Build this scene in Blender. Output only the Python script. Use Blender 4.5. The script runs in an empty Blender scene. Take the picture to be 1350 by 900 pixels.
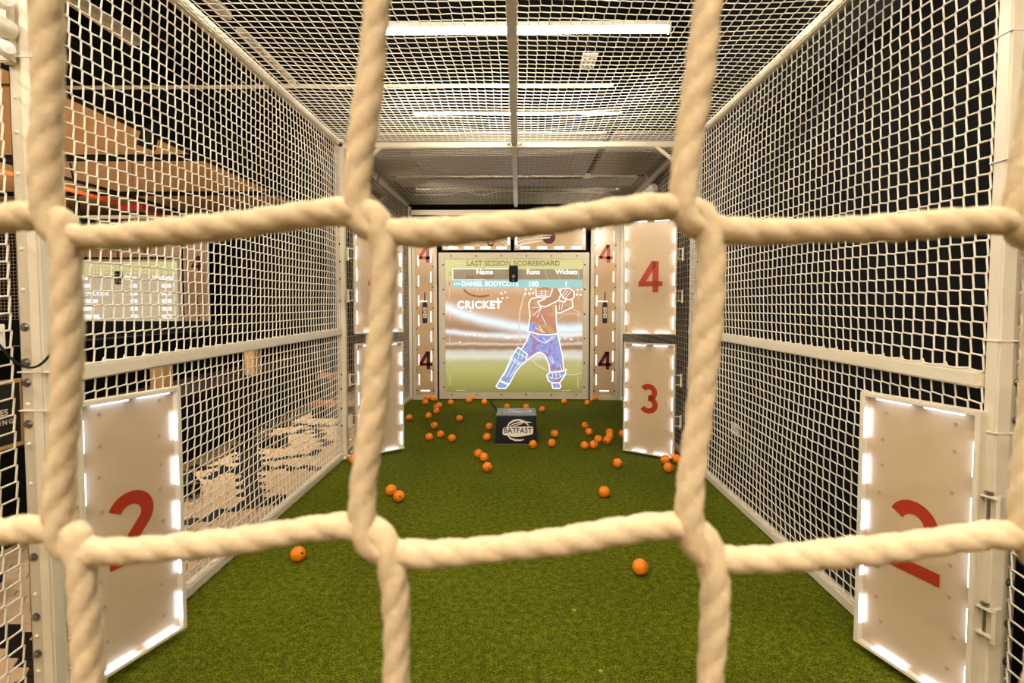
import bpy, bmesh, math, random
import numpy as np
from mathutils import Vector, Matrix

random.seed(4)
PI = math.pi
SC = bpy.context.scene
COL = SC.collection

# ------------------------------------------------------------------ camera
cam_data = bpy.data.cameras.new('camera')
cam_data.sensor_width = 36.0
cam_data.lens = 700.0 / 1350.0 * 36.0
cam_data.clip_start = 0.01
cam_data.clip_end = 60
cam_data.shift_y = -19.4 / 1350.0
cam_data.dof.use_dof = True
cam_data.dof.focus_distance = 3.6
cam_data.dof.aperture_fstop = 26.0
cam = bpy.data.objects.new('camera', cam_data)
COL.objects.link(cam)
cam.location = (0, 0, 1.28)
cam.rotation_euler = (math.radians(90 - 2.5), 0, math.radians(0.655))
SC.camera = cam

# ------------------------------------------------------------------ world, exposure
world = bpy.data.worlds.new('world')
SC.world = world
world.use_nodes = True
world.node_tree.nodes['Background'].inputs[0].default_value = (1.0, 0.85, 0.68, 1)
world.node_tree.nodes['Background'].inputs[1].default_value = 0.05
SC.view_settings.view_transform = 'Standard'
SC.view_settings.look = 'None'
SC.view_settings.exposure = 1.9
SC.view_settings.gamma = 1.0
SC.view_settings.use_curve_mapping = False
TUBE = 56.0          # emission of the lit ceiling tubes
TUBE_DIM = 16.0      # emission of the dimmer tube further back
ROOM = 50.0          # emission of the tubes over the camera's end and of those added on the tiled side
LED = 1.7            # emission of the target LED strips
SCREEN = 0.27        # emission of the projected picture
WARM = (1.0, 0.89, 0.74)


# ------------------------------------------------------------------ materials
def srgb(r, g, b):
    def f(c):
        c /= 255.0
        return c / 12.92 if c <= 0.04045 else ((c + 0.055) / 1.055) ** 2.4
    return (f(r), f(g), f(b), 1.0)


def mat(name, col, rough=0.5, metal=0.0, noise=0.12, scale=30.0, bump=0.0, spec=0.5, emit=None, coat=0.0):
    m = bpy.data.materials.new(name)
    m.use_nodes = True
    nt = m.node_tree
    b = nt.nodes['Principled BSDF']
    b.inputs['Roughness'].default_value = rough
    b.inputs['Metallic'].default_value = metal
    b.inputs['Specular IOR Level'].default_value = spec
    b.inputs['Coat Weight'].default_value = coat
    tc = nt.nodes.new('ShaderNodeTexCoord')
    nz = nt.nodes.new('ShaderNodeTexNoise')
    nz.inputs['Scale'].default_value = scale
    nz.inputs['Detail'].default_value = 3
    nt.links.new(tc.outputs['Object'], nz.inputs['Vector'])
    mx = nt.nodes.new('ShaderNodeMix')
    mx.data_type = 'RGBA'
    mx.inputs[6].default_value = tuple(c * (1 - noise) for c in col[:3]) + (1,)
    mx.inputs[7].default_value = tuple(min(1, c * (1 + noise)) for c in col[:3]) + (1,)
    nt.links.new(nz.outputs['Fac'], mx.inputs[0])
    nt.links.new(mx.outputs[2], b.inputs['Base Color'])
    if bump:
        bp = nt.nodes.new('ShaderNodeBump')
        bp.inputs['Strength'].default_value = bump
        bp.inputs['Distance'].default_value = 0.002
        nt.links.new(nz.outputs['Fac'], bp.inputs['Height'])
        nt.links.new(bp.outputs[0], b.inputs['Normal'])
    if emit:
        b.inputs['Emission Color'].default_value = tuple(emit[0]) + (1,)
        b.inputs['Emission Strength'].default_value = emit[1]
    return m


M = {}
M['paint'] = mat('cream_powder_coat', srgb(228, 218, 196), 0.38, noise=0.05, scale=9)
M['paint_flat'] = mat('galvanised_cream_strip', srgb(205, 195, 172), 0.45, noise=0.08, scale=14)
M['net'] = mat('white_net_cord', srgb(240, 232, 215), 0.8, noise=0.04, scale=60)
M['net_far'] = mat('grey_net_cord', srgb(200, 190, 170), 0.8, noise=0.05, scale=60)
M['bolt'] = mat('zinc_bolt', srgb(150, 145, 138), 0.3, metal=0.9, noise=0.15, scale=90)
M['dark_screw'] = mat('dark_screw', srgb(18, 14, 12), 0.6, spec=0.2, noise=0.1)
M['speck'] = mat('grey_fixing_dot', srgb(172, 148, 120), 0.5, noise=0.1)
M['board'] = mat('cream_target_board', srgb(202, 178, 145), 0.22, noise=0.05, scale=5, spec=0.5)
M['pillar_board'] = mat('tan_target_board', srgb(198, 168, 130), 0.28, noise=0.07, scale=5)
M['red_print'] = mat('red_brown_print', srgb(170, 48, 22), 0.45, noise=0.08, scale=40)
M['maroon_print'] = mat('maroon_print', srgb(82, 20, 16), 0.45, noise=0.08, scale=40)
M['led'] = mat('cool_white_led', (0.9, 0.9, 1, 1), 0.5, noise=0.0, emit=((0.60, 0.70, 1.0), LED))
M['black_plastic'] = mat('black_plastic', srgb(7, 7, 8), 0.45, noise=0.15, scale=50, spec=0.2)
M['black_wall'] = mat('black_wall_paint', srgb(13, 13, 14), 0.85, noise=0.25, scale=6, spec=0.2)
M['dark_room'] = mat('charcoal_paint', srgb(20, 19, 19), 0.9, noise=0.2, scale=3, spec=0.2)
M['green_black'] = mat('green_black_panel', srgb(7, 12, 11), 0.7, noise=0.2, scale=8, spec=0.1)
M['ply'] = mat('plywood_ceiling', srgb(228, 192, 142), 0.6, noise=0.16, scale=4)
M['wood'] = mat('light_timber', srgb(205, 165, 110), 0.5, noise=0.18, scale=18)
M['dark_oak'] = mat('dark_brown_timber', srgb(24, 12, 7), 0.6, spec=0.1, noise=0.2, scale=18)
M['oak'] = mat('brown_timber', srgb(150, 92, 40), 0.5, noise=0.2, scale=18)
M['tile'] = mat('cream_hexagon_tile', srgb(206, 176, 138), 0.35, noise=0.06, scale=11)
M['tile_black'] = mat('black_hexagon_tile', srgb(20, 18, 17), 0.3, noise=0.2, scale=11)
M['grout'] = mat('dark_grout', srgb(40, 34, 30), 0.9)
M['orange_cable'] = mat('orange_conduit', srgb(195, 74, 24), 0.5)
M['red_box'] = mat('red_enclosure', srgb(140, 28, 18), 0.5)
M['grey_metal'] = mat('grey_metal', srgb(140, 130, 116), 0.4, metal=0.4, noise=0.1)
M['sheet'] = mat('grey_roof_sheet', srgb(135, 118, 104), 0.32, metal=0.5, noise=0.12, scale=3)
M['silver'] = mat('silver_pipe', srgb(200, 196, 190), 0.25, metal=0.8)
M['white_plastic'] = mat('white_plastic', srgb(238, 234, 226), 0.4, noise=0.03)
M['print_white'] = mat('white_print', srgb(238, 230, 215), 0.5, noise=0.03)
M['print_black'] = mat('black_print', srgb(15, 14, 14), 0.5, noise=0.05)
M['brown_print'] = mat('faded_brown_print', srgb(150, 92, 58), 0.5, noise=0.05)
M['box_top'] = mat('blue_grey_lid', srgb(92, 108, 120), 0.3, noise=0.1)
M['tube'] = mat('lit_tube', (1, 1, 1, 1), 0.5, noise=0, emit=(WARM, TUBE))
M['tube_dim'] = mat('dim_tube', (1, 1, 1, 1), 0.5, noise=0, emit=((1.0, 0.9, 0.76), TUBE_DIM))
M['tube_room'] = mat('room_tube', (1, 1, 1, 1), 0.5, noise=0, emit=(WARM, ROOM))
M['lens'] = mat('lit_lamp_lens', (1, 1, 1, 1), 0.5, noise=0, emit=((1.0, 0.88, 0.7), 25.0))
M['lens_soft'] = mat('soft_lamp_lens', (1, 1, 1, 1), 0.5, noise=0, emit=((1.0, 0.92, 0.8), 1.5))


def rope_material():
    m = mat('cream_braided_cord', srgb(214, 193, 156), 0.85, noise=0.22, scale=650, bump=0.0, spec=0.2)
    nt = m.node_tree
    b = nt.nodes['Principled BSDF']
    tc = nt.nodes.new('ShaderNodeTexCoord')
    nz = nt.nodes.new('ShaderNodeTexNoise')
    nz.inputs['Scale'].default_value = 2600
    nz.inputs['Detail'].default_value = 2
    nt.links.new(tc.outputs['Object'], nz.inputs['Vector'])
    bp = nt.nodes.new('ShaderNodeBump')
    bp.inputs['Strength'].default_value = 0.5
    bp.inputs['Distance'].default_value = 0.0003
    nt.links.new(nz.outputs['Fac'], bp.inputs['Height'])
    nt.links.new(bp.outputs[0], b.inputs['Normal'])
    b.inputs['Subsurface Weight'].default_value = 0.0
    b.inputs['Subsurface Radius'].default_value = (0.002, 0.0012, 0.0006)
    return m


M['rope'] = rope_material()


def turf_material():
    m = bpy.data.materials.new('green_turf')
    m.use_nodes = True
    nt = m.node_tree
    b = nt.nodes['Principled BSDF']
    b.inputs['Roughness'].default_value = 0.95
    b.inputs['Specular IOR Level'].default_value = 0.1
    tc = nt.nodes.new('ShaderNodeTexCoord')

    def noise(scale, detail=2):
        n = nt.nodes.new('ShaderNodeTexNoise')
        n.inputs['Scale'].default_value = scale
        n.inputs['Detail'].default_value = detail
        nt.links.new(tc.outputs['Object'], n.inputs['Vector'])
        return n
    fine, mid, big = noise(150, 3), noise(36, 3), noise(1.6, 3)
    r = nt.nodes.new('ShaderNodeValToRGB')
    r.color_ramp.elements[0].position = 0.33
    r.color_ramp.elements[0].color = srgb(44, 54, 2)
    r.color_ramp.elements[1].position = 0.62
    r.color_ramp.elements[1].color = srgb(130, 132, 32)
    e = r.color_ramp.elements.new(0.475)
    e.color = srgb(84, 92, 7)
    add = nt.nodes.new('ShaderNodeMath')
    add.operation = 'MULTIPLY_ADD'
    nt.links.new(mid.outputs['Fac'], add.inputs[0])
    add.inputs[1].default_value = 0.30
    sub = nt.nodes.new('ShaderNodeMath')
    sub.operation = 'MULTIPLY_ADD'
    nt.links.new(fine.outputs['Fac'], sub.inputs[0])
    sub.inputs[1].default_value = 0.65
    sub.inputs[2].default_value = 0.0
    nt.links.new(sub.outputs[0], add.inputs[2])
    nt.links.new(add.outputs[0], r.inputs[0])
    mx = nt.nodes.new('ShaderNodeMix')
    mx.data_type = 'RGBA'
    mx.blend_type = 'MULTIPLY'
    r2 = nt.nodes.new('ShaderNodeValToRGB')
    r2.color_ramp.elements[0].position = 0.35
    r2.color_ramp.elements[0].color = (0.82, 0.85, 0.8, 1)
    r2.color_ramp.elements[1].position = 0.65
    r2.color_ramp.elements[1].color = (1, 1, 1, 1)
    nt.links.new(big.outputs['Fac'], r2.inputs[0])
    mx.inputs[0].default_value = 1.0
    nt.links.new(r.outputs[0], mx.inputs[6])
    nt.links.new(r2.outputs[0], mx.inputs[7])
    # worn pale nicks where the batter stands
    vor = nt.nodes.new('ShaderNodeTexVoronoi')
    vor.inputs['Scale'].default_value = 9
    nt.links.new(tc.outputs['Object'], vor.inputs['Vector'])
    lt = nt.nodes.new('ShaderNodeMath')
    lt.operation = 'LESS_THAN'
    lt.inputs[1].default_value = 0.085
    nt.links.new(vor.outputs['Distance'], lt.inputs[0])
    sep = nt.nodes.new('ShaderNodeSeparateXYZ')
    nt.links.new(tc.outputs['Object'], sep.inputs[0])

    def win(o, lo, hi):
        a = nt.nodes.new('ShaderNodeMath'); a.operation = 'GREATER_THAN'; a.inputs[1].default_value = lo
        c = nt.nodes.new('ShaderNodeMath'); c.operation = 'LESS_THAN'; c.inputs[1].default_value = hi
        nt.links.new(o, a.inputs[0]); nt.links.new(o, c.inputs[0])
        p = nt.nodes.new('ShaderNodeMath'); p.operation = 'MULTIPLY'
        nt.links.new(a.outputs[0], p.inputs[0]); nt.links.new(c.outputs[0], p.inputs[1])
        return p
    w1, w2 = win(sep.outputs[0], -0.12, 0.32), win(sep.outputs[1], 1.62, 2.35)
    p = nt.nodes.new('ShaderNodeMath'); p.operation = 'MULTIPLY'
    nt.links.new(w1.outputs[0], p.inputs[0]); nt.links.new(w2.outputs[0], p.inputs[1])
    q = nt.nodes.new('ShaderNodeMath'); q.operation = 'MULTIPLY'
    nt.links.new(p.outputs[0], q.inputs[0]); nt.links.new(lt.outputs[0], q.inputs[1])
    q2 = nt.nodes.new('ShaderNodeMath'); q2.operation = 'MULTIPLY'; q2.inputs[1].default_value = 0.5
    nt.links.new(q.outputs[0], q2.inputs[0])
    mx2 = nt.nodes.new('ShaderNodeMix'); mx2.data_type = 'RGBA'
    nt.links.new(q2.outputs[0], mx2.inputs[0])
    nt.links.new(mx.outputs[2], mx2.inputs[6])
    mx2.inputs[7].default_value = srgb(190, 180, 80)
    nt.links.new(mx2.outputs[2], b.inputs['Base Color'])
    bp = nt.nodes.new('ShaderNodeBump')
    bp.inputs['Strength'].default_value = 0.7
    bp.inputs['Distance'].default_value = 0.004
    nt.links.new(sub.outputs[0], bp.inputs['Height'])
    nt.links.new(bp.outputs[0], b.inputs['Normal'])
    return m


M['turf'] = turf_material()


def ball_material():
    m = mat('orange_ball_rubber', srgb(255, 138, 14), 0.5, noise=0.06, scale=30)
    return m


M['ball'] = ball_material()


def picture_material():
    """The projected picture: a floodlit ground, soft bands of light, yellow-green outfield and heading."""
    m = bpy.data.materials.new('projected_ground_picture')
    m.use_nodes = True
    nt = m.node_tree
    L = nt.links
    b = nt.nodes['Principled BSDF']
    b.inputs['Base Color'].default_value = srgb(88, 82, 76)
    b.inputs['Roughness'].default_value = 0.35
    tc = nt.nodes.new('ShaderNodeTexCoord')
    sep = nt.nodes.new('ShaderNodeSeparateXYZ')
    L.new(tc.outputs['Generated'], sep.inputs[0])
    U, V = sep.outputs[0], sep.outputs[2]

    def mth(op, a, c, d=None):
        n = nt.nodes.new('ShaderNodeMath')
        n.operation = op
        for k, x in enumerate((a, c, d)):
            if x is None:
                continue
            if isinstance(x, (int, float)):
                n.inputs[k].default_value = x
            else:
                L.new(x, n.inputs[k])
        return n.outputs[0]
    nz = nt.nodes.new('ShaderNodeTexNoise')
    nz.inputs['Scale'].default_value = 9
    nz.inputs['Detail'].default_value = 4
    L.new(tc.outputs['Generated'], nz.inputs['Vector'])
    wob = mth('MULTIPLY_ADD', nz.outputs['Fac'], 0.03, -0.015)
    v2 = mth('ADD', V, wob)
    r = nt.nodes.new('ShaderNodeValToRGB')
    cr = r.color_ramp
    stops = [(0.0, (112, 116, 56)), (0.05, (140, 138, 62)), (0.17, (176, 172, 96)), (0.235, (182, 178, 118)),
             (0.27, (216, 218, 200)), (0.31, (206, 200, 184)), (0.335, (140, 98, 60)), (0.40, (172, 138, 104)), (0.46, (140, 98, 62)),
             (0.60, (196, 150, 108)), (0.72, (188, 138, 90)), (0.80, (206, 176, 144)), (0.835, (200, 176, 148)), (0.84, (205, 200, 122)), (1.0, (196, 192, 112))]
    cr.elements[0].position, cr.elements[0].color = stops[0][0], srgb(*stops[0][1])
    cr.elements[1].position, cr.elements[1].color = stops[-1][0], srgb(*stops[-1][1])
    for p_, c_ in stops[1:-1]:
        e = cr.elements.new(p_)
        e.color = srgb(*c_)
    L.new(v2, r.inputs[0])
    out = r.outputs[0]

    def band(out, a, k, u0, width, col, amount):
        d = mth('SUBTRACT', U, u0)
        c = mth('MULTIPLY_ADD', mth('MULTIPLY', d, d), k, a)
        t = mth('DIVIDE', mth('SUBTRACT', v2, c), width)
        g = mth('POWER', 2.718, mth('MULTIPLY', mth('MULTIPLY', t, t), -1.0))
        g = mth('MULTIPLY', g, amount)
        mx = nt.nodes.new('ShaderNodeMix')
        mx.data_type = 'RGBA'
        L.new(g, mx.inputs[0])
        L.new(out, mx.inputs[6])
        mx.inputs[7].default_value = srgb(*col)
        return mx.outputs[2]
    out = band(out, 0.475, 0.26, 0.80, 0.042, (232, 248, 255), 0.95)
    out = band(out, 0.425, 0.10, 0.60, 0.020, (240, 248, 252), 0.85)
    out = band(out, 0.365, 0.02, 0.50, 0.010, (236, 230, 220), 0.6)
    L.new(out, b.inputs['Emission Color'])
    b.inputs['Emission Strength'].default_value = SCREEN
    return m


M['picture'] = picture_material()


def glow(name, col, k=1.0, blot=None):
    m = bpy.data.materials.new(name)
    m.use_nodes = True
    nt = m.node_tree
    b = nt.nodes['Principled BSDF']
    b.inputs['Base Color'].default_value = srgb(88, 82, 76)
    b.inputs['Roughness'].default_value = 0.4
    b.inputs['Emission Strength'].default_value = SCREEN * k
    b.inputs['Emission Color'].default_value = srgb(*col)
    if blot:
        tc = nt.nodes.new('ShaderNodeTexCoord')
        nz = nt.nodes.new('ShaderNodeTexNoise')
        nz.inputs['Scale'].default_value = 9
        nz.inputs['Detail'].default_value = 3
        nt.links.new(tc.outputs['Object'], nz.inputs['Vector'])
        r = nt.nodes.new('ShaderNodeValToRGB')
        r.color_ramp.interpolation = 'LINEAR'
        els = [(0.40, col)] + blot
        r.color_ramp.elements[0].position, r.color_ramp.elements[0].color = els[0][0], srgb(*els[0][1])
        r.color_ramp.elements[1].position, r.color_ramp.elements[1].color = els[-1][0], srgb(*els[-1][1])
        for p_, c_ in els[1:-1]:
            r.color_ramp.elements.new(p_).color = srgb(*c_)
        nt.links.new(nz.outputs['Fac'], r.inputs[0])
        nt.links.new(r.outputs[0], b.inputs['Emission Color'])
    return m


M['g_white'] = glow('projected_white', (245, 250, 250), 1.25)
M['g_led_reflection'] = glow('reflected_led_dash', (225, 215, 200), 0.9)  # glow standing in for LED reflections in the screen's clear cover
M['g_dark'] = glow('projected_olive_lettering', (74, 66, 34), 0.5)
M['g_bar'] = glow('projected_grey_bar', (150, 130, 100), 0.8)
M['g_teal'] = glow('projected_teal_bar', (140, 198, 196), 1.0)
M['g_shirt'] = glow('projected_shirt', (196, 166, 84), 0.9, [(0.47, (198, 134, 100)), (0.55, (190, 112, 104)), (0.66, (206, 146, 86))])
M['g_trousers'] = glow('projected_trousers', (122, 140, 216), 0.95, [(0.5, (158, 168, 226)), (0.56, (140, 118, 186)), (0.66, (176, 112, 140))])
M['g_pad'] = glow('projected_pad', (120, 160, 205), 0.95, [(0.5, (150, 160, 220)), (0.62, (120, 170, 190))])
M['g_skin'] = glow('projected_arm', (186, 128, 82), 0.9)
M['g_ring'] = glow('projected_pale_ring', (226, 205, 170), 1.0)


# ------------------------------------------------------------------ mesh helpers
class MB:
    def __init__(s):
        s.v, s.f = [], []

    def add(s, vs, fs):
        o = len(s.v)
        s.v += [tuple(x) for x in vs]
        s.f += [tuple(i + o for i in f) for f in fs]
        return s

    def box(s, lo, hi, bev=0.0):
        x0, y0, z0 = lo
        x1, y1, z1 = hi
        if bev <= 0:
            vs = [(x0, y0, z0), (x1, y0, z0), (x1, y1, z0), (x0, y1, z0), (x0, y0, z1), (x1, y0, z1), (x1, y1, z1), (x0, y1, z1)]
            return s.add(vs, [(0, 3, 2, 1), (4, 5, 6, 7), (0, 1, 5, 4), (1, 2, 6, 5), (2, 3, 7, 6), (3, 0, 4, 7)])
        bm = bmesh.new()
        bmesh.ops.create_cube(bm, size=1)
        for v in bm.verts:
            v.co = Vector(((x0 + x1) / 2 + v.co.x * (x1 - x0), (y0 + y1) / 2 + v.co.y * (y1 - y0), (z0 + z1) / 2 + v.co.z * (z1 - z0)))
        bmesh.ops.bevel(bm, geom=list(bm.edges), offset=bev, segments=2, affect='EDGES')
        return s.bm(bm)

    def bm(s, bm):
        bm.verts.index_update()
        s.add([v.co[:] for v in bm.verts], [[v.index for v in f.verts] for f in bm.faces])
        bm.free()
        return s

    def cyl(s, a, b, r, r2=None, n=16, cap=True):
        a, b = Vector(a), Vector(b)
        r2 = r if r2 is None else r2
        d = (b - a).normalized()
        e = Vector((0, 0, 1)) if abs(d.z) < 0.9 else Vector((1, 0, 0))
        u = d.cross(e).normalized()
        w = d.cross(u)
        vs, fs = [], []
        for p, rr in ((a, r), (b, r2)):
            for k in range(n):
                t = 2 * PI * k / n
                vs.append(p + u * math.cos(t) * rr + w * math.sin(t) * rr)
        for k in range(n):
            fs.append((k, (k + 1) % n, n + (k + 1) % n, n + k))
        if cap:
            fs.append(tuple(range(n - 1, -1, -1)))
            fs.append(tuple(range(n, 2 * n)))
        return s.add(vs, fs)

    def tube(s, pts, r, n=8):
        pts = [Vector(p) for p in pts]
        vs, fs = [], []
        prev = None
        for i, p in enumerate(pts):
            d = (pts[min(i + 1, len(pts) - 1)] - pts[max(i - 1, 0)]).normalized()
            if prev is None:
                e = Vector((0, 0, 1)) if abs(d.z) < 0.9 else Vector((1, 0, 0))
                u = d.cross(e).normalized()
            else:
                u = (prev - d * prev.dot(d)).normalized()
            prev = u
            w = d.cross(u)
            for k in range(n):
                t = 2 * PI * k / n
                vs.append(p + (u * math.cos(t) + w * math.sin(t)) * r)
        for i in range(len(pts) - 1):
            for k in range(n):
                fs.append((i * n + k, i * n + (k + 1) % n, (i + 1) * n + (k + 1) % n, (i + 1) * n + k))
        fs.append(tuple(range(n - 1, -1, -1)))
        fs.append(tuple((len(pts) - 1) * n + k for k in range(n)))
        return s.add(vs, fs)

    def lathe(s, prof, c=(0, 0, 0), axis='z', n=20):
        vs, fs = [], []
        for r, h in prof:
            for k in range(n):
                t = 2 * PI * k / n
                x, y = r * math.cos(t), r * math.sin(t)
                p = {'z': (x, y, h), 'y': (x, h, y), 'x': (h, x, y)}[axis]
                vs.append((p[0] + c[0], p[1] + c[1], p[2] + c[2]))
        for i in range(len(prof) - 1):
            for k in range(n):
                fs.append((i * n + k, i * n + (k + 1) % n, (i + 1) * n + (k + 1) % n, (i + 1) * n + k))
        return s.add(vs, fs)

    # flat work in a local x-z plane at depth y (facing -y)
    def poly(s, pts, y=0.0, t=0.0012):
        n = len(pts)
        vs = [(p[0], y, p[1]) for p in pts] + [(p[0], y + t, p[1]) for p in pts]
        fs = [tuple(range(n)), tuple(range(2 * n - 1, n - 1, -1))] + [(k, (k + 1) % n, n + (k + 1) % n, n + k) for k in range(n)]
        return s.add(vs, fs)

    def ribbon(s, pts, w, y=0.0, t=0.0012, closed=False):
        P = [Vector((p[0], p[1])) for p in pts]
        n = len(P)
        L, R = [], []
        for i in range(n):
            a = P[i - 1] if (i > 0 or closed) else P[i]
            c = P[(i + 1) % n] if (i < n - 1 or closed) else P[i]
            d1 = (P[i] - a).normalized() if (P[i] - a).length > 1e-9 else (c - P[i]).normalized()
            d2 = (c - P[i]).normalized() if (c - P[i]).length > 1e-9 else d1
            m = d1 + d2
            m = m.normalized() if m.length > 1e-6 else d1
            nrm = Vector((-m.y, m.x))
            k = 1.0 / max(0.5, nrm.dot(Vector((-d1.y, d1.x))))
            ww = w[i] if isinstance(w, (list, tuple)) else w
            L.append(P[i] + nrm * ww / 2 * k)
            R.append(P[i] - nrm * ww / 2 * k)
        vs = [(p.x, y, p.y) for p in L] + [(p.x, y, p.y) for p in R] + [(p.x, y + t, p.y) for p in L] + [(p.x, y + t, p.y) for p in R]
        fs = []
        for i in range(n if closed else n - 1):
            j = (i + 1) % n
            fs += [(i, j, n + j, n + i), (2 * n + i, 3 * n + i, 3 * n + j, 2 * n + j), (i, 2 * n + i, 2 * n + j, j), (n + i, n + j, 3 * n + j, 3 * n + i)]
        if not closed:
            fs += [(0, n, 3 * n, 2 * n), (n - 1, 3 * n - 1, 4 * n - 1, 2 * n - 1)]
        return s.add(vs, fs)

    def mesh(s, name, m, smooth=False):
        me = bpy.data.meshes.new(name)
        me.from_pydata(s.v, [], s.f)
        if m is not None:
            me.materials.append(m)
        if smooth:
            me.polygons.foreach_set('use_smooth', [True] * len(me.polygons))
            me.set_sharp_from_angle(angle=math.radians(40))
        me.update()
        return me

    def build(s, name, m, parent=None, smooth=False, mtx=None):
        me = s.mesh(name, m, smooth)
        return link(name, me, parent, mtx)


def link(name, data, parent=None, mtx=None):
    o = bpy.data.objects.new(name, data)
    COL.objects.link(o)
    if parent:
        o.parent = parent
    if mtx is not None:
        o.matrix_local = mtx
    return o


def tag(o, label=None, cat=None, group=None, kind=None):
    if label: o['label'] = label
    if cat: o['category'] = cat
    if group: o['group'] = group
    if kind: o['kind'] = kind
    return o


def empty(name, loc=(0, 0, 0), label=None, cat=None, group=None, rz=0.0):
    o = bpy.data.objects.new(name, None)
    o.empty_display_size = 0.1
    COL.objects.link(o)
    o.location = loc
    o.rotation_euler = (0, 0, rz)
    return tag(o, label, cat, group)


def T(x, y, z):
    return Matrix.Translation((x, y, z))


def text(name, body, size, m, parent, loc, bold=0.0, align='CENTER', rot=(PI / 2, 0, 0), sx=1.0, space=1.0, ext=0.0006):
    c = bpy.data.curves.new(name, 'FONT')
    c.body = body
    c.size = size
    c.offset = bold
    c.align_x = align
    c.align_y = 'CENTER'
    c.extrude = ext
    c.space_character = space
    c.resolution_u = 3
    c.materials.append(m)
    o = bpy.data.objects.new(name, c)
    COL.objects.link(o)
    o.parent = parent
    o.location = loc
    o.rotation_euler = rot
    o.scale = (sx, 1, 1)
    return o


def arc(cx, cy, r, a0, a1, n=16, ry=None):
    ry = r if ry is None else ry
    return [(cx + r * math.cos(math.radians(a0 + (a1 - a0) * k / n)), cy + ry * math.sin(math.radians(a0 + (a1 - a0) * k / n))) for k in range(n + 1)]


def numeral(d, h):
    """Bold numeral outline built from strokes; height h, centred on the origin of the local x-z plane."""
    b = MB()
    S = lambda pts: [((x - 0.36) * h, (y - 0.5) * h) for x, y in pts]
    if d == 4:
        b.ribbon(S([(0.50, 0.98), (0.085, 0.27)]), 0.19 * h, t=0.0010)
        b.ribbon(S([(0.0, 0.275), (0.76, 0.275)]), 0.165 * h, t=0.0012)
        b.ribbon(S([(0.54, 1.0), (0.54, 0.0)]), 0.19 * h, t=0.0014)
    elif d == 2:
        b.ribbon(S(arc(0.335, 0.685, 0.235, 158, -38, 18, 0.225) + [(0.14, 0.10)]), 0.18 * h, t=0.0010)
        b.ribbon(S([(0.03, 0.085), (0.69, 0.085)]), 0.17 * h, t=0.0012)
    elif d == 3:
        b.ribbon(S(arc(0.335, 0.715, 0.215, 148, -90, 18, 0.195)), 0.18 * h, t=0.0010)
        b.ribbon(S(arc(0.335, 0.305, 0.235, 90, -148, 18, 0.215)), 0.18 * h, t=0.0012)
    return b


# ------------------------------------------------------------------ net builder
def tube_mesh(P0, P1, R, sides, seed=0):
    """Many straight cord pieces in one go: (n,3),(n,3),(n,) -> verts, quads."""
    d = P1 - P0
    d /= np.linalg.norm(d, axis=1)[:, None] + 1e-12
    e = np.where(np.abs(d[:, 2:3]) < 0.9, np.array([[0, 0, 1.0]]), np.array([[1.0, 0, 0]]))
    u = np.cross(d, e)
    u /= np.linalg.norm(u, axis=1)[:, None]
    w = np.cross(d, u)
    n = len(P0)
    a = np.arange(sides) * 2 * PI / sides
    ring = u[:, None, :] * np.cos(a)[None, :, None] + w[:, None, :] * np.sin(a)[None, :, None]
    ring *= R[:, None, None]
    V = np.concatenate([P0[:, None, :] + ring, P1[:, None, :] + ring], axis=1).reshape(-1, 3)
    k = np.arange(sides)
    q = np.stack([k, (k + 1) % sides, sides + (k + 1) % sides, sides + k], axis=1)
    Fq = (np.arange(n) * 2 * sides)[:, None, None] + q[None]
    return V, Fq.reshape(-1, 4)


def np_mesh(name, V, Fq, m, smooth=True):
    me = bpy.data.meshes.new(name)
    me.vertices.add(len(V))
    me.vertices.foreach_set('co', np.ascontiguousarray(V, dtype=np.float32).ravel())
    nl = Fq.size
    me.loops.add(nl)
    me.polygons.add(len(Fq))
    me.loops.foreach_set('vertex_index', np.ascontiguousarray(Fq, dtype=np.int32).ravel())
    me.polygons.foreach_set('loop_start', np.arange(0, nl, Fq.shape[1], dtype=np.int32))
    if smooth:
        me.polygons.foreach_set('use_smooth', np.ones(len(Fq), dtype=bool))
    me.materials.append(m)
    me.update()
    me.validate()
    return me


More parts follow.
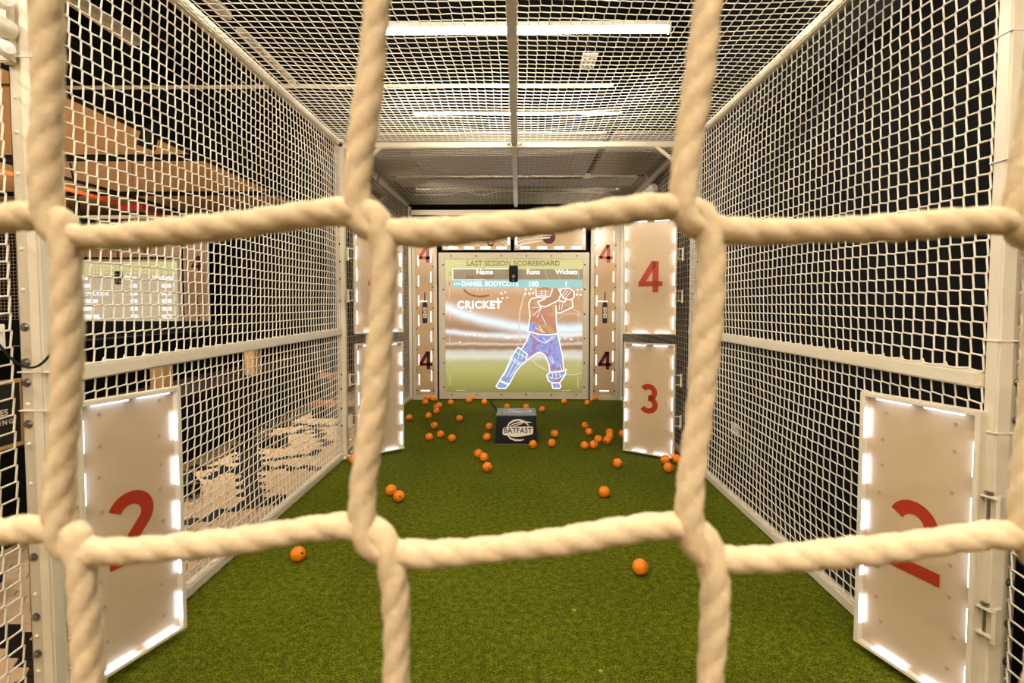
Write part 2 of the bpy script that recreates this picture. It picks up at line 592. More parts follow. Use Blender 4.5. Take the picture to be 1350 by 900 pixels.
def net(name, o, u, v, lu, lv, cell, r, label, m='net', sides=5, wave=0.012, skip=None, seed=1, lace=0.0, group=None, diag=0.055):
    """Knotless net on the rectangle o + u*lu + v*lv (v points up or away); staggered joints like the photo's."""
    rng = np.random.RandomState(seed)
    o, u, v = (np.array(x, dtype=float) for x in (o, u, v))
    nrm = np.cross(u, v)
    nu, nv = max(2, round(lu / cell)), max(2, round(lv / cell))
    cu, cv = lu / nu, lv / nv
    I, J = np.meshgrid(np.arange(nu + 1), np.arange(nv + 1), indexing='ij')
    s, t = I * cu, J * cv
    edge = np.minimum(np.minimum(I, nu - I), np.minimum(J, nv - J))
    soft = np.clip(edge / 6.0, 0, 1)
    ph = rng.rand(8) * 6.28
    off = (np.sin(s * 2.1 + ph[0]) * np.cos(t * 1.7 + ph[1]) + 0.5 * np.sin(s * 4.3 + t * 2.2 + ph[2])) * wave * soft
    ds = (0.07 * np.sin(t * 6.3 + ph[3] + s) + 0.07 * np.sin(t * 2.2 + s * 3.1 + ph[4]) + 0.025 * rng.randn(*s.shape)) * cu * soft
    dt = (0.08 * np.sin(s * 3.3 + ph[5] + t * 0.7) + 0.025 * rng.randn(*s.shape)) * cv * soft
    P = o + u * (s + ds)[..., None] + v * (t + dt)[..., None] + nrm * off[..., None]
    A = P - u * (cu * diag) + v * (cv * diag * 0.8)
    B = P + u * (cu * diag) - v * (cv * diag * 0.8)
    keep = np.ones(s.shape, bool) if skip is None else ~skip(I, J, P)
    seg0, seg1, rad = [], [], []

    def push(p0, p1, mask, rr):
        seg0.append(p0[mask]); seg1.append(p1[mask]); rad.append(np.full(mask.sum(), rr))
    push(A, B, keep, r * 1.25)
    mh = keep[:-1, :] & keep[1:, :]
    push(B[:-1, :], A[1:, :], mh, r)
    mv = keep[:, 1:] & keep[:, :-1]
    push(B[:, 1:], A[:, :-1], mv, r)
    # hem cord along the four sides, wrapped by lacing loops
    V, Fq = tube_mesh(np.concatenate(seg0), np.concatenate(seg1), np.concatenate(rad), sides)
    ob = link(name, np_mesh(name, V, Fq, M[m]))
    tag(ob, label, 'net', group)
    return ob


# ================================================================== THE SETTING
XL, XR = -1.43, 1.372           # netting planes of the lane
ZT = 2.55                       # underside of the roof rails
Y1, Y2, Y3 = 1.55, 4.30, 7.02   # near posts, middle posts, end frame

# floor slab (grout bed) with hexagon tiles on the open side
fl = MB().box((-9.2, -3.6, -0.06), (1.7, 10.0, -0.012)).build('floor', M['grout'])
tag(fl, kind='structure')
bands = [
    [(-2.984, 5.703), (-2.274, 4.408), (-1.96, 3.826), (-1.743, 3.445), (-1.652, 3.352)],
    [(-3.3, 2.6), (-1.978, 2.996), (-1.876, 3.107), (-1.804, 3.225), (-1.756, 3.391), (-1.666, 3.432), (-1.497, 3.448)],
    [(-2.58, 4.091), (-2.342, 4.094), (-2.165, 4.076)],
    [(-2.49, 3.786), (-2.333, 3.738), (-2.248, 3.927), (-2.165, 4.076), (-2.051, 4.238), (-1.813, 4.413), (-1.721, 4.601)],
    [(-2.073, 4.097), (-1.789, 4.062), (-1.516, 4.046)],
    [(-2.17, 5.532), (-1.925, 5.053), (-1.752, 4.778)],
    [(-2.578, 5.424), (-2.226, 5.531), (-1.814, 5.501)],
    [(-2.289, 4.963), (-2.171, 5.296)],
    [(-1.60, 1.70), (-1.824, 1.90), (-1.88, 1.98), (-2.05, 2.0), (-2.4, 1.9)],
]


def seg_dist(p, a, b):
    ax, ay = a; bx, by = b
    t = max(0, min(1, ((p[0] - ax) * (bx - ax) + (p[1] - ay) * (by - ay)) / ((bx - ax) ** 2 + (by - ay) ** 2)))
    return math.hypot(p[0] - ax - t * (bx - ax), p[1] - ay - t * (by - ay))


d_hex = 0.10
hexr = d_hex / math.sqrt(3)
hexm = {}
for key in ('tile', 'tile_black'):
    b = MB()
    n = 6
    ro, ri = hexr - 0.0018, hexr - 0.0045
    rings = [(ro, -0.012), (ro, -0.0025), (ri, 0.0)]
    for r_, z_ in rings:
        b.v += [(r_ * math.cos(PI / 3 * k), r_ * math.sin(PI / 3 * k), z_) for k in range(6)]
    for q in range(2):
        b.f += [(q * 6 + k, q * 6 + (k + 1) % 6, q * 6 + 6 + (k + 1) % 6, q * 6 + 6 + k) for k in range(6)]
    b.f.append(tuple(range(12, 18)))
    hexm[key] = b
hex_mesh = {k: b.mesh('tile', M[k]) for k, b in hexm.items()}
centres = []
col_w = 1.5 * hexr
for i in range(-100, 1):
    for j in range(-8, 96):
        x = XL - 0.06 + i * col_w
        y = j * d_hex + (0.5 * d_hex if i % 2 else 0)
        if -9.1 < x < XL - 0.02 and -0.6 < y < 9.4:
            centres.append((x, y))


def is_black(c):
    for bd in bands:
        for a, e in zip(bd[:-1], bd[1:]):
            if seg_dist(c, a, e) < (0.085 if bd is bands[0] else 0.046):
                return True
    return False


vis = [c for c in centres if c[1] > 1.55 and c[0] > -2.66 or (c[1] > 1.2 and c[0] > -2.66)]
vis.sort(key=lambda c: c[1] + abs(c[0]))
near_set = set(vis[:290])
rest = {'tile': MB(), 'tile_black': MB()}
for c in centres:
    key = 'tile_black' if is_black(c) else 'tile'
    rz = random.uniform(-0.0008, 0.0006)
    if c in near_set:
        link('tile', hex_mesh[key], fl, T(c[0], c[1], rz))
    else:
        hb = hexm[key]
        rest[key].add([(x + c[0], y + c[1], z + rz) for x, y, z in hb.v], hb.f)
for key, nm in (('tile', 'cream_tiling'), ('tile_black', 'black_tiling')):
    if rest[key].v:
        tag(rest[key].build(nm, M[key], fl), kind='stuff')

tag(MB().box((1.62, -3.6, -0.05), (1.72, 10.0, 4.3)).build('wall_right', M['black_wall']), kind='structure')
tag(MB().box((-9.3, 9.9, -0.05), (1.72, 10.0, 4.3)).build('wall_back', M['dark_room']), kind='structure')
tag(MB().box((-9.3, -3.6, -0.05), (-9.2, 10.0, 4.3)).build('wall_left', M['dark_room']), kind='structure')
tag(MB().box((-9.3, -3.7, -0.05), (1.72, -3.6, 4.3)).build('wall_front', M['ply']), kind='structure')
ceil = MB().box((-9.3, -3.7, 4.2), (1.72, 10.0, 4.3)).build('ceiling', M['dark_room'])
tag(ceil, kind='structure')
for k, y in enumerate((0.6, 2.3, 4.0, 5.7, 7.4)):
    MB().box((-9.2, y, 3.95), (1.6, y + 0.14, 4.2)).build('ceiling_joist', M['dark_room'], ceil)
# black partition beyond the tiled floor, low wall under the neighbouring screen
tag(MB().box((-4.35, 8.35, 0.0), (-1.72, 8.43, 2.55)).build('wall_partition', M['black_wall']), kind='structure')
tag(MB().box((-9.1, 7.45, 0.0), (-4.0, 7.55, 1.03)).build('wall_low', M['green_black']), kind='structure')

# plywood soffit on the open side: separate sheets with a dark joint
sof = empty('plywood_soffit', (-6, 5, 2.9), 'plywood sheet soffit with dark joints above the tiled floor', 'soffit')
for k, (y0, y1) in enumerate(((2.0, 3.95), (4.02, 5.80), (6.06, 7.70), (7.98, 9.8))):
    xr = -3.53 - 0.03 * k
    for q, (x0, x1) in enumerate(((-5.9, xr), (-9.0, -5.91))):
        MB().box((x0, y0, 0.0), (x1, y1, 0.02)).build('sheet', M['ply'], sof, mtx=T(6, -5, 0.0))
for y0, y1 in ((5.82, 6.04), (7.72, 7.96)):
    MB().box((-9.0, y0, -0.01), (-3.5, y1, 0.16)).build('joint_beam', M['dark_room'], sof, mtx=T(6, -5, 0.0))
MB().box((-3.52, 2.0, -0.02), (-3.46, 9.8, 0.45)).build('fascia', M['dark_room'], sof, mtx=T(6, -5, 0.0))

# ================================================================== TURF
tag(MB().box((XL + 0.0, -0.3, -0.011), (XR + 0.0, 7.3, 0.0)).build('turf_mat', M['turf']),
    'olive green short pile turf mat covering the batting lane floor', 'turf')

# ================================================================== CAGE FRAME
cage = empty('batting_cage', (0, 0, 0), 'cream powder coated steel frame of the netted batting lane', 'cage')
riv = MB().lathe([(0.0065, 0.0), (0.006, -0.0025), (0.004, -0.0042), (0.0, -0.005)], axis='y', n=10).mesh('rivet', M['paint'], True)
hexb = MB()
hexb.cyl((0, 0, 0), (0, -0.002, 0), 0.013, n=16).cyl((0, -0.002, 0), (0, -0.009, 0), 0.0095, n=6).cyl((0, -0.009, 0), (0, -0.013, 0), 0.005, n=10)
bolt_mesh = hexb.mesh('bolt', M['bolt'])
capb = MB().lathe([(0.012, 0.0), (0.0125, -0.004), (0.011, -0.012), (0.007, -0.018), (0.0, -0.020)], axis='y', n=14)
cap_mesh = capb.mesh('bolt_cap', M['white_plastic'], True)


def post(side, y, rivets=True):
    """Square tube with a punched flange strip on its outer side (side = -1 left, +1 right)."""
    sg = side
    xi = 1.405 if sg < 0 else 1.392
    tw = 0.038 if sg < 0 else 0.046
    a, bx = sorted((sg * xi, sg * (xi + tw)))
    b = MB().box((a, y - 0.002, 0.0), (bx, y + 0.046, ZT + 0.05), 0.006)
    p = b.build('post', M['paint'], cage, True)
    f0, f1 = xi + tw + 0.001, xi + tw + 0.037
    c, d = sorted((sg * f0, sg * f1))
    e0, e1 = sorted((sg * (f1 - 0.004), sg * f1))
    f = MB().box((c, y + 0.006, 0.0), (d, y + 0.011, ZT + 0.05), 0.001).box((e0, y + 0.006, 0.0), (e1, y + 0.045, ZT + 0.05), 0.001)
    f.build('flange_strip', M['paint_flat'], p)
    return p, sg * (f0 + 0.018), y + 0.006


def spread_rivets(p, x, y, zs, me, nm):
    for z in zs:
        link(nm, me, p, T(x, y, z))


pL, xl, yl = post(-1, Y1)
spread_rivets(pL, xl, yl, [0.16, 0.27, 0.40, 0.62, 0.74, 0.86, 0.98, 1.32, 1.44, 1.55, 1.66, 1.78, 1.88, 2.2, 2.32, 2.44], riv, 'rivet')
spread_rivets(pL, xl, yl, [0.33, 0.215, 0.515, 0.92, 1.045, 1.105, 1.21], bolt_mesh, 'bolt')
pR, xr_, yr = post(1, Y1)
spread_rivets(pR, xr_, yr, [0.16, 0.275, 0.40, 0.50, 0.74, 0.86, 1.0, 1.11, 1.21, 1.31, 1.41, 1.51, 1.61, 1.72, 1.84, 1.96, 2.2], riv, 'rivet')
spread_rivets(pR, xr_, yr, [0.33, 0.215, 0.455, 0.94, 1.05], bolt_mesh, 'bolt')
for p, sg in ((pL, -1), (pR, 1)):
    for z in (0.96, 1.075, 1.56, 1.99) if sg < 0 else (0.90, 1.17, 1.69, 2.05):
        a, bx = sorted((sg * 1.388, sg * 1.482))
        MB().box((a, Y1 - 0.004, z), (bx, Y1 + 0.05, z + 0.004)).build('cable_tie', M['white_plastic'], p)
m1, x1, y1_ = post(-1, Y2)
spread_rivets(m1, x1 + 0.014, y1_, [0.35 + 0.165 * k for k in range(13)], riv, 'rivet')
dark_bolt = MB().cyl((0, 0, 0), (0, -0.006, 0), 0.009, n=10).mesh('bolt', M['dark_screw'])
spread_rivets(m1, x1 + 0.014, y1_, [0.28, 0.42, 0.58, 0.70, 1.30, 1.48, 1.62, 1.76, 1.90, 2.05], dark_bolt, 'bolt')
m2, x2, y2_ = post(1, Y2)
spread_rivets(m2, x2 - 0.014, y2_, [0.35 + 0.165 * k for k in range(13)], riv, 'rivet')
spread_rivets(m2, x2 - 0.014, y2_, [0.28, 0.42, 0.58, 0.70, 1.30, 1.48, 1.62, 1.76], dark_bolt, 'bolt')
# white bolt caps at the feet of the middle posts
for sg, p in ((-1, m1), (1, m2)):
    xb = sg * 1.375
    for dx, y, z in ((0, Y2, 0.27), (0, Y2, 0.16), (0, Y2 + 0.03, 0.055), (0.02 * sg, Y2 - 0.08, 0.035), (0.0, Y2 - 0.03, 0.04)):
        link('bolt_cap', cap_mesh, p, T(xb + dx, y, z))
end_posts = []
for sg, xc in ((-1, -1.425), (1, 1.362)):
    MB().box((xc - 0.02, Y3 - 0.02, 0.0), (xc + 0.02, Y3 + 0.03, ZT), 0.004).build('post', M['paint'], cage, True)


def rail(lo, hi, bev=0.006, nm='rail', m='paint'):
    return MB().box(lo, hi, bev).build(nm, M[m], cage, True)


RW = 0.046
for sg, x in ((-1, XL), (1, XR)):
    a, bx = (x - RW, x) if sg < 0 else (x, x + RW)
    for ya, yb in ((Y1 + 0.048, Y2), (Y2 + 0.048, Y3 - 0.02)):
        rail((a, ya, 0.0), (bx, yb, 0.05))                       # floor rail
        rail((a, ya, ZT), (bx, yb, ZT + 0.05))                   # roof rail
        if yb < 5:
            rail((a, ya, 1.026), (bx, yb, 1.077))                # middle rail
    rail((a, -0.2, ZT), (bx, Y1, ZT + 0.05))
    rail((a - 0.02 if sg < 0 else a + 0.02, -0.2, 0.0), (bx - 0.02 if sg < 0 else bx + 0.02, Y1 - 0.004, 0.05))
# roof: cross beams, long middle beam, braces
mb = rail((XL - RW, Y2 - 0.002, ZT - 0.022), (XR + RW, Y2 + 0.045, ZT + 0.022), nm='cross_beam')
for x in (-0.075, 0.02):
    link('bolt_cap', cap_mesh, mb, T(x, Y2 - 0.003, ZT + 0.003))
rail((XL - RW, Y1 + 0.05, ZT + 0.05), (XR + RW, Y1 + 0.095, ZT + 0.095), nm='cross_beam')
rail((XL, Y3 - 0.02, 2.44), (XR, Y3 + 0.03, 2.505), nm='cross_beam')
rail((-0.052, 0.0, ZT - 0.01), (-0.006, Y3, ZT + 0.035), nm='long_beam')
for sg in (-1, 1):
    xa, xb = sg * 1.39, sg * 1.09
    MB().tube([(xa, Y2 + 0.02, ZT - 0.24), (xb, Y2 + 0.02, ZT - 0.005)], 0.016, 8).build('brace', M['paint'], cage)
# side rail of the near bay and its clamped end at the left post
rr = MB().tube([(-1.47, -0.3, 2.06), (-1.455, Y1 - 0.01, 2.06)], 0.026, 12).build('rail', M['paint'], cage, True)
nut = MB().lathe([(0.013, 0.0), (0.021, 0.004), (0.023, 0.016), (0.017, 0.03), (0.0, 0.036)], axis='x', n=14).mesh('bolt_cap', M['white_plastic'], True)
for z in (2.125, 1.995):
    link('bolt_cap', nut, rr, T(-1.452, 1.515, z) @ Matrix.Rotation(-0.5, 4, 'Z'))
MB().box((-1.486, Y1 - 0.02, 1.97), (-1.452, Y1 + 0.006, 2.15), 0.004).build('clamp_plate', M['paint'], cage, True)
# mid rail of the near bay, right side
rail((XR + 0.10, -0.2, 1.03), (XR + 0.15, Y1 - 0.02, 1.08))

# ================================================================== NETS
nets = []
UP = (0, 0, 1)
net('net', (XL - 0.022, Y1 + 0.05, 0.05), (0, 1, 0), UP, Y2 - Y1 - 0.05, 0.98, 0.0487, 0.0031,
    'white square-mesh net below the rail, between turf and tiled floor', seed=2)
net('net', (XL - 0.022, Y1 + 0.05, 1.077), (0, 1, 0), UP, Y2 - Y1 - 0.05, ZT - 1.077, 0.0487, 0.0031,
    'white square-mesh net above the rail, in front of plywood soffit', seed=3)
net('net', (XR + 0.022, Y1 + 0.05, 0.05), (0, 1, 0), UP, Y2 - Y1 - 0.05, 0.98, 0.0487, 0.0031,
    'white square-mesh net below the rail, against the black wall', seed=4)
net('net', (XR + 0.022, Y1 + 0.05, 1.077), (0, 1, 0), UP, Y2 - Y1 - 0.05, ZT - 1.077, 0.0487, 0.0031,
    'white square-mesh net above the rail, against the black wall', seed=5)
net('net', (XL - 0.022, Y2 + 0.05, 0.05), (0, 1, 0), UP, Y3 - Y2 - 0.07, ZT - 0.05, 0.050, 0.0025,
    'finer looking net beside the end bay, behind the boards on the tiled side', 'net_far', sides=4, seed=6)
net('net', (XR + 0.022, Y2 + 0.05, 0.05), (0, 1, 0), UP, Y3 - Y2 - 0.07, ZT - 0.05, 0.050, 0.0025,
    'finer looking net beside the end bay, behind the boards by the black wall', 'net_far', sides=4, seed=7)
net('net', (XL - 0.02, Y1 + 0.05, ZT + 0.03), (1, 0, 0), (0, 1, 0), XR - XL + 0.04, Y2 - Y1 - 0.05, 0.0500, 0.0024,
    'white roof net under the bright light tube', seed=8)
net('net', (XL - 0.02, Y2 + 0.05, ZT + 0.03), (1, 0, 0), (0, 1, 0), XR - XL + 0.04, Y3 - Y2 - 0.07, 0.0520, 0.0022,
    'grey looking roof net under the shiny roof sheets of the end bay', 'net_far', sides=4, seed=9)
net('net', (XL - 0.02, 0.12, ZT + 0.03), (1, 0, 0), (0, 1, 0), XR - XL + 0.04, Y1 - 0.12, 0.0500, 0.0028,
    'white roof net over the near end of the lane', sides=4, seed=10)
net('net', (XL - 0.06, 0.12, 0.05), (0, 1, 0), UP, Y1 - 0.13, ZT - 0.05, 0.0500, 0.0031,
    'white side net left of the riveted post at the picture edge', sides=5, seed=11)
net('net', (XR + 0.075, 0.12, 0.05), (0, 1, 0), UP, Y1 - 0.13, ZT - 0.05, 0.0500, 0.0031,
    'white side net right of the riveted post at the picture edge', sides=5, seed=12)

# lacing loops that tie the nets to floor and middle rails
for sg, x, za, z1, nm in ((-1, XL, 0.0, 0.05, 'left'), (1, XR, 0.0, 0.05, 'right'), (-1, XL, 1.026, 1.077, 'leftm'), (1, XR, 1.026, 1.077, 'rightm')):
    b = MB()
    y = Y1 + 0.1
    k = 0
    pts = []
    while y < Y2 - 0.05:
        pts += [(x + sg * 0.022, y, z1 + 0.006), (x + sg * 0.004, y + 0.03, z1 + 0.003), (x + sg * 0.004, y + 0.06, z1 + 0.003), (x + sg * 0.018, y + 0.085, z1 + 0.014)]
        y += 0.098
    b.tube(pts, 0.0026, 5)
    b.build('lacing_cord', M['net'], cage, True)

# ------------------------------------------------------------------ front net, a hand's breadth from the lens
YF = 0.085
CU, CV = 0.0520, 0.0511
A0 = (-0.0263, 1.2954)
front = empty('front_net', (0, YF, 0), 'thick cream braided net stretched across the near end, blurred', 'net')
RR = 0.00215
node_off = {}
rngf = random.Random(11)
for i in range(-60, 60):
    for j in range(-60, 60):
        node_off[(i, j)] = (rngf.uniform(-0.0012, 0.0012), rngf.uniform(-0.0010, 0.0010))
measA = {(0, -1): (-0.0263, 1.2954), (-1, -1): (-0.0760, 1.2948), (1, -1): (0.0254, 1.2961), (2, -1): (0.0780, 1.2937),
         (-1, 0): (-0.0759, 1.2436), (0, 0): (-0.0260, 1.2443), (1, 0): (0.0271, 1.2446), (2, 0): (0.0810, 1.2434),
         (-1, 1): (-0.0726, 1.1925), (0, 1): (-0.0216, 1.1928), (1, 1): (0.0294, 1.1930), (2, 1): (0.0830, 1.1925)}
measB = {(0, -1): (-0.0209, 1.2906), (-1, -1): (-0.0720, 1.2900), (1, -1): (0.0309, 1.2910), (2, -1): (0.0826, 1.2895),
         (-1, 0): (-0.0714, 1.2385), (0, 0): (-0.0200, 1.2383), (1, 0): (0.0323, 1.2378), (2, 0): (0.0860, 1.2378)}


def nodeA(i, j):
    if (i, j) in measA:
        return measA[(i, j)]
    dx, dz = node_off[(i, j)]
    return (A0[0] + i * CU + dx, A0[1] - (j + 1) * CV + dz)


def nodeB(i, j):
    if (i, j) in measB:
        return measB[(i, j)]
    x, z = nodeA(i, j)
    return (x + 0.0052, z - 0.0050)


def smooth_path(pts, step):
    """Catmull-Rom through the points, resampled evenly."""
    P = [np.array(p, float) for p in pts]
    P = [2 * P[0] - P[1]] + P + [2 * P[-1] - P[-2]]
    out = []
    for k in range(1, len(P) - 2):
        p0, p1, p2, p3 = P[k - 1:k + 3]
        n = max(2, int(np.linalg.norm(p2 - p1) / step * 2))
        for q in range(n):
            t = q / n
            out.append(0.5 * ((2 * p1) + (p2 - p0) * t + (2 * p0 - 5 * p1 + 4 * p2 - p3) * t * t + (3 * p1 - p0 - 3 * p2 + p3) * t ** 3))
    out.append(P[-2])
    out = np.array(out)
    L = np.concatenate([[0], np.cumsum(np.linalg.norm(np.diff(out, axis=0), axis=1))])
    s = np.arange(0, L[-1], step)
    return np.stack([np.interp(s, L, out[:, c]) for c in range(3)], axis=1)


def cord_mesh(pts, phase, hand):
    path = smooth_path(pts, 0.00055)
    n = len(path)
    sides = 24
    d = np.gradient(path, axis=0)
    d /= np.linalg.norm(d, axis=1)[:, None]
    u = np.cross(d, np.array([[0, 1.0, 0]]))
    u /= np.linalg.norm(u, axis=1)[:, None]
    w = np.cross(d, u)
    s = np.arange(n) * 0.00055
    th = np.arange(sides) * 2 * PI / sides
    tw = 2 * PI * s / 0.0162 * hand
    rng = np.random.RandomState(int(abs(phase) * 100))
    slow = 1 + 0.05 * np.sin(s * 210 + phase) + 0.03 * np.sin(s * 97 + phase * 2)
    lob = 0.93 + 0.155 * np.abs(np.cos(1.5 * (th[None] - tw[:, None]) + phase)) ** 0.8 - 0.03 + 0.02 * np.cos(5 * th[None] + tw[:, None] * 9) + 0.016 * rng.randn(n, sides)
    rad = RR * slow[:, None] * lob
    V = path[:, None, :] + (u[:, None, :] * np.cos(th)[None, :, None] + w[:, None, :] * np.sin(th)[None, :, None]) * rad[..., None]
    k = np.arange(sides)
    q = np.stack([k, (k + 1) % sides, sides + (k + 1) % sides, sides + k], axis=1)
    Fq = ((np.arange(n - 1) * sides)[:, None, None] + q[None]).reshape(-1, 4)
    return np_mesh('cord', V.reshape(-1, 3), Fq, M['rope'])


DI, DJ = (-3, 4), (-3, 2)       # detailed node window
off = RR * 0.52
sag = lambda t: 0.0008 * math.sin(t * PI)
# stair-step cords: arrive from above, leave to the right / arrive from the left, leave downwards
for start in range(DI[0] - (DJ[1] - DJ[0]), DI[1] + 1):
    # one braided cord runs diagonally through nodes (start+k, DJ0+k)
    pts = []
    for k in range(0, 2 * (DJ[1] - DJ[0] + 1)):
        i, j = start + k, DJ[0] + k
        if not (DI[0] <= i <= DI[1] and DJ[0] <= j <= DJ[1]):
            continue
        ax, az = nodeA(i, j)
        bx, bz = nodeB(i, j)
        nx, nz = 0.70, 0.71
        # cord arriving from the top keeps to the upper right side of the joint
        ux, uz = nodeB(i, j - 1)
        if not pts:
            pts.append((ux + off * .3, 0, uz - 0.002))
        pts.append(((ux + ax) / 2 + 0.0006, 0.0, (uz + az) / 2))
        pts.append((ax + off * nx * 0.9, -0.0002, az + off * nz))
        pts.append((bx + off * nx, 0.0002, bz + off * nz))
        rx, rz_ = nodeA(i + 1, j)
        pts.append(((bx + rx) / 2, 0.0, (bz + rz_) / 2 - 0.0006))
        # arrives at (i+1, j) from the left, leaves downwards along the lower left side
        bx2, bz2 = nodeB(i + 1, j)
        pts.append((rx - off * nx, 0.0003, rz_ - off * nz))
        pts.append((bx2 - off * nx * 0.8, -0.0003, bz2 - off * nz))
    if len(pts) >= 4:
        link('cord', cord_mesh(pts, 1.3 * start + 9, 1 if start % 2 else 1), front)
# the rest of the net, out of frame: plain cords
seg0, seg1, rad = [], [], []
for i in range(-26, 27):
    for j in range(-25, 25):
        inside = DI[0] <= i <= DI[1] and DJ[0] <= j <= DJ[1]
        a, b = nodeA(i, j), nodeB(i, j)
        if not inside:
            seg0.append((a[0], 0, a[1])); seg1.append((b[0], 0, b[1])); rad.append(RR * 1.4)
        r = nodeA(i + 1, j)
        if i < 26 and not (inside and i + 1 <= DI[1] + 1):
            seg0.append((b[0], 0, b[1])); seg1.append((r[0], 0, r[1])); rad.append(RR)
        dn = nodeA(i, j + 1)
        if j < 24 and not (inside and j + 1 <= DJ[1]):
            seg0.append((b[0], 0, b[1])); seg1.append((dn[0], 0, dn[1])); rad.append(RR)
V, Fq = tube_mesh(np.array(seg0), np.array(seg1), np.array(rad), 6)
tag(link('mesh', np_mesh('mesh', V, Fq, M['rope']), front), kind='stuff')

# ================================================================== TARGET BOARDS
PH, PW = 0.933, 0.43
led_cache, screw_mesh = {}, MB().cyl((0, 0.0, 0), (0, -0.003, 0), 0.0062, n=8).mesh('screw', M['speck'])


def led_mesh(length, vertical):
    k = (round(length, 3), vertical)
    if k not in led_cache:
        b = MB()
        if vertical:
            b.box((-0.0022, -0.0175, -length / 2), (0.0022, -0.004, length / 2), 0.0008)
        else:
            b.box((-length / 2, -0.0175, -0.0022), (length / 2, -0.004, 0.0022), 0.0008)
        led_cache[k] = b.mesh('led_dash', M['led'])
    return led_cache[k]


def target_board(near, far, z0, digit, label, side, width=None):
    """near/far: (x, y) of the hinged and the free edge. Local x runs along the board, local -y faces the batter."""
    if side < 0:
        a, b = near, far            # left edge is the hinge
    else:
        a, b = far, near
    ang = math.atan2(b[1] - a[1], b[0] - a[0])
    W = math.hypot(b[0] - a[0], b[1] - a[1])
    root = empty('target_board', (a[0], a[1], z0), label, 'target', 'numbered target boards hinged to the cage posts', ang)
    H = PH
    t, fw = 0.022, 0.016
    MB().box((0.004, 0.002, 0.004), (W - 0.004, 0.012, H - 0.004)).build('board', M['board'], root)
    for lo, hi in (((0, -t, 0), (fw, 0.014, H)), ((W - fw, -t, 0), (W, 0.014, H)), ((fw, -t, 0), (W - fw, 0.014, fw * 0.8)), ((fw, -t, H - fw), (W - fw, 0.014, H))):
        MB().box(lo, hi, 0.002).build('frame_bar', M['paint'], root, True)
    nb = numeral(digit, 0.25)
    nb.build('numeral', M['red_print'], root, mtx=T(W / 2, -0.0005, H / 2))
    e = 0.0185
    for zc in (0.13, 0.31, 0.48, 0.65, 0.82):
        for x, dz in ((e, 0.0), (W - e, -0.035)):
            link('led_dash', led_mesh(0.105, True), root, T(x, 0.0, zc + dz))
    for xc in (0.30 * W, 0.72 * W):
        link('led_dash', led_mesh(0.115, False), root, T(xc, 0.0, H - e))
        link('led_dash', led_mesh(0.115, False), root, T(xc + 0.01, 0.0, e - 0.002))
    for zc in (0.10, 0.22, 0.33, 0.43, 0.56, 0.66, 0.78, 0.88):
        for x in (0.075, W - 0.075):
            link('screw', screw_mesh, root, T(x + random.uniform(-.012, .012), 0.002, zc + random.uniform(-.02, .02)))
    # two C-shaped hinges on the hinged edge, reaching to the post
    hx = -1 if side < 0 else 1
    x0 = 0.0 if side < 0 else W
    for zc in (0.31, 0.645):
        h = MB()
        for dz in (-0.042, 0.036):
            a_, b_ = sorted((x0, x0 + hx * 0.050))
            h.box((a_, -0.014, zc + dz), (b_, 0.020, zc + dz + 0.006), 0.002)
        a_, b_ = sorted((x0 + hx * 0.040, x0 + hx * 0.052))
        h.box((a_, -0.012, zc - 0.055), (b_, 0.018, zc + 0.05), 0.001)
        ho = h.build('hinge', M['paint'], root, True)
        MB().cyl((x0 + hx * 0.016, 0.003, zc - 0.05), (x0 + hx * 0.016, 0.003, zc + 0.048), 0.006, n=10).build('hinge_pin', M['bolt'], ho, True)
        MB().cyl((x0 + hx * 0.016, 0.003, zc + 0.042), (x0 + hx * 0.016, 0.003, zc + 0.054), 0.011, n=6).build('nut', M['bolt'], ho)
    return root


target_board((-1.405, 1.645), (-1.293, 1.985), 0.035, 2, 'cream target board numbered 2 beside the tiled floor', -1)
target_board((1.385, 1.575), (1.268, 1.945), 0.028, 2, 'cream target board numbered 2 beside the black wall', 1)
target_board((-1.325, 4.285), (-0.999, 4.56), 0.022, 3, 'cream board numbered 3 behind a cord, tiled side', -1)
target_board((1.273, 4.285), (0.912, 4.54), 0.02, 3, 'cream board with full red 3 by the black wall side', 1)
target_board((-1.325, 4.275), (-0.985, 4.52), 1.035, 4, 'cream board numbered 4 behind a cord, above the 3, tiled side', -1)
target_board((1.267, 4.275), (0.872, 4.40), 1.03, 4, 'cream board with red 4 above the 3, black wall side', 1)

# ================================================================== END WALL: pillars, screen, header boards
YB = 7.02
back = tag(MB().box((XL, YB + 0.10, 0.0), (XR, YB + 0.14, 2.50)).build('backing_sheet', M['black_wall']),
           'black backing sheet behind the screen and pillars', 'panel')


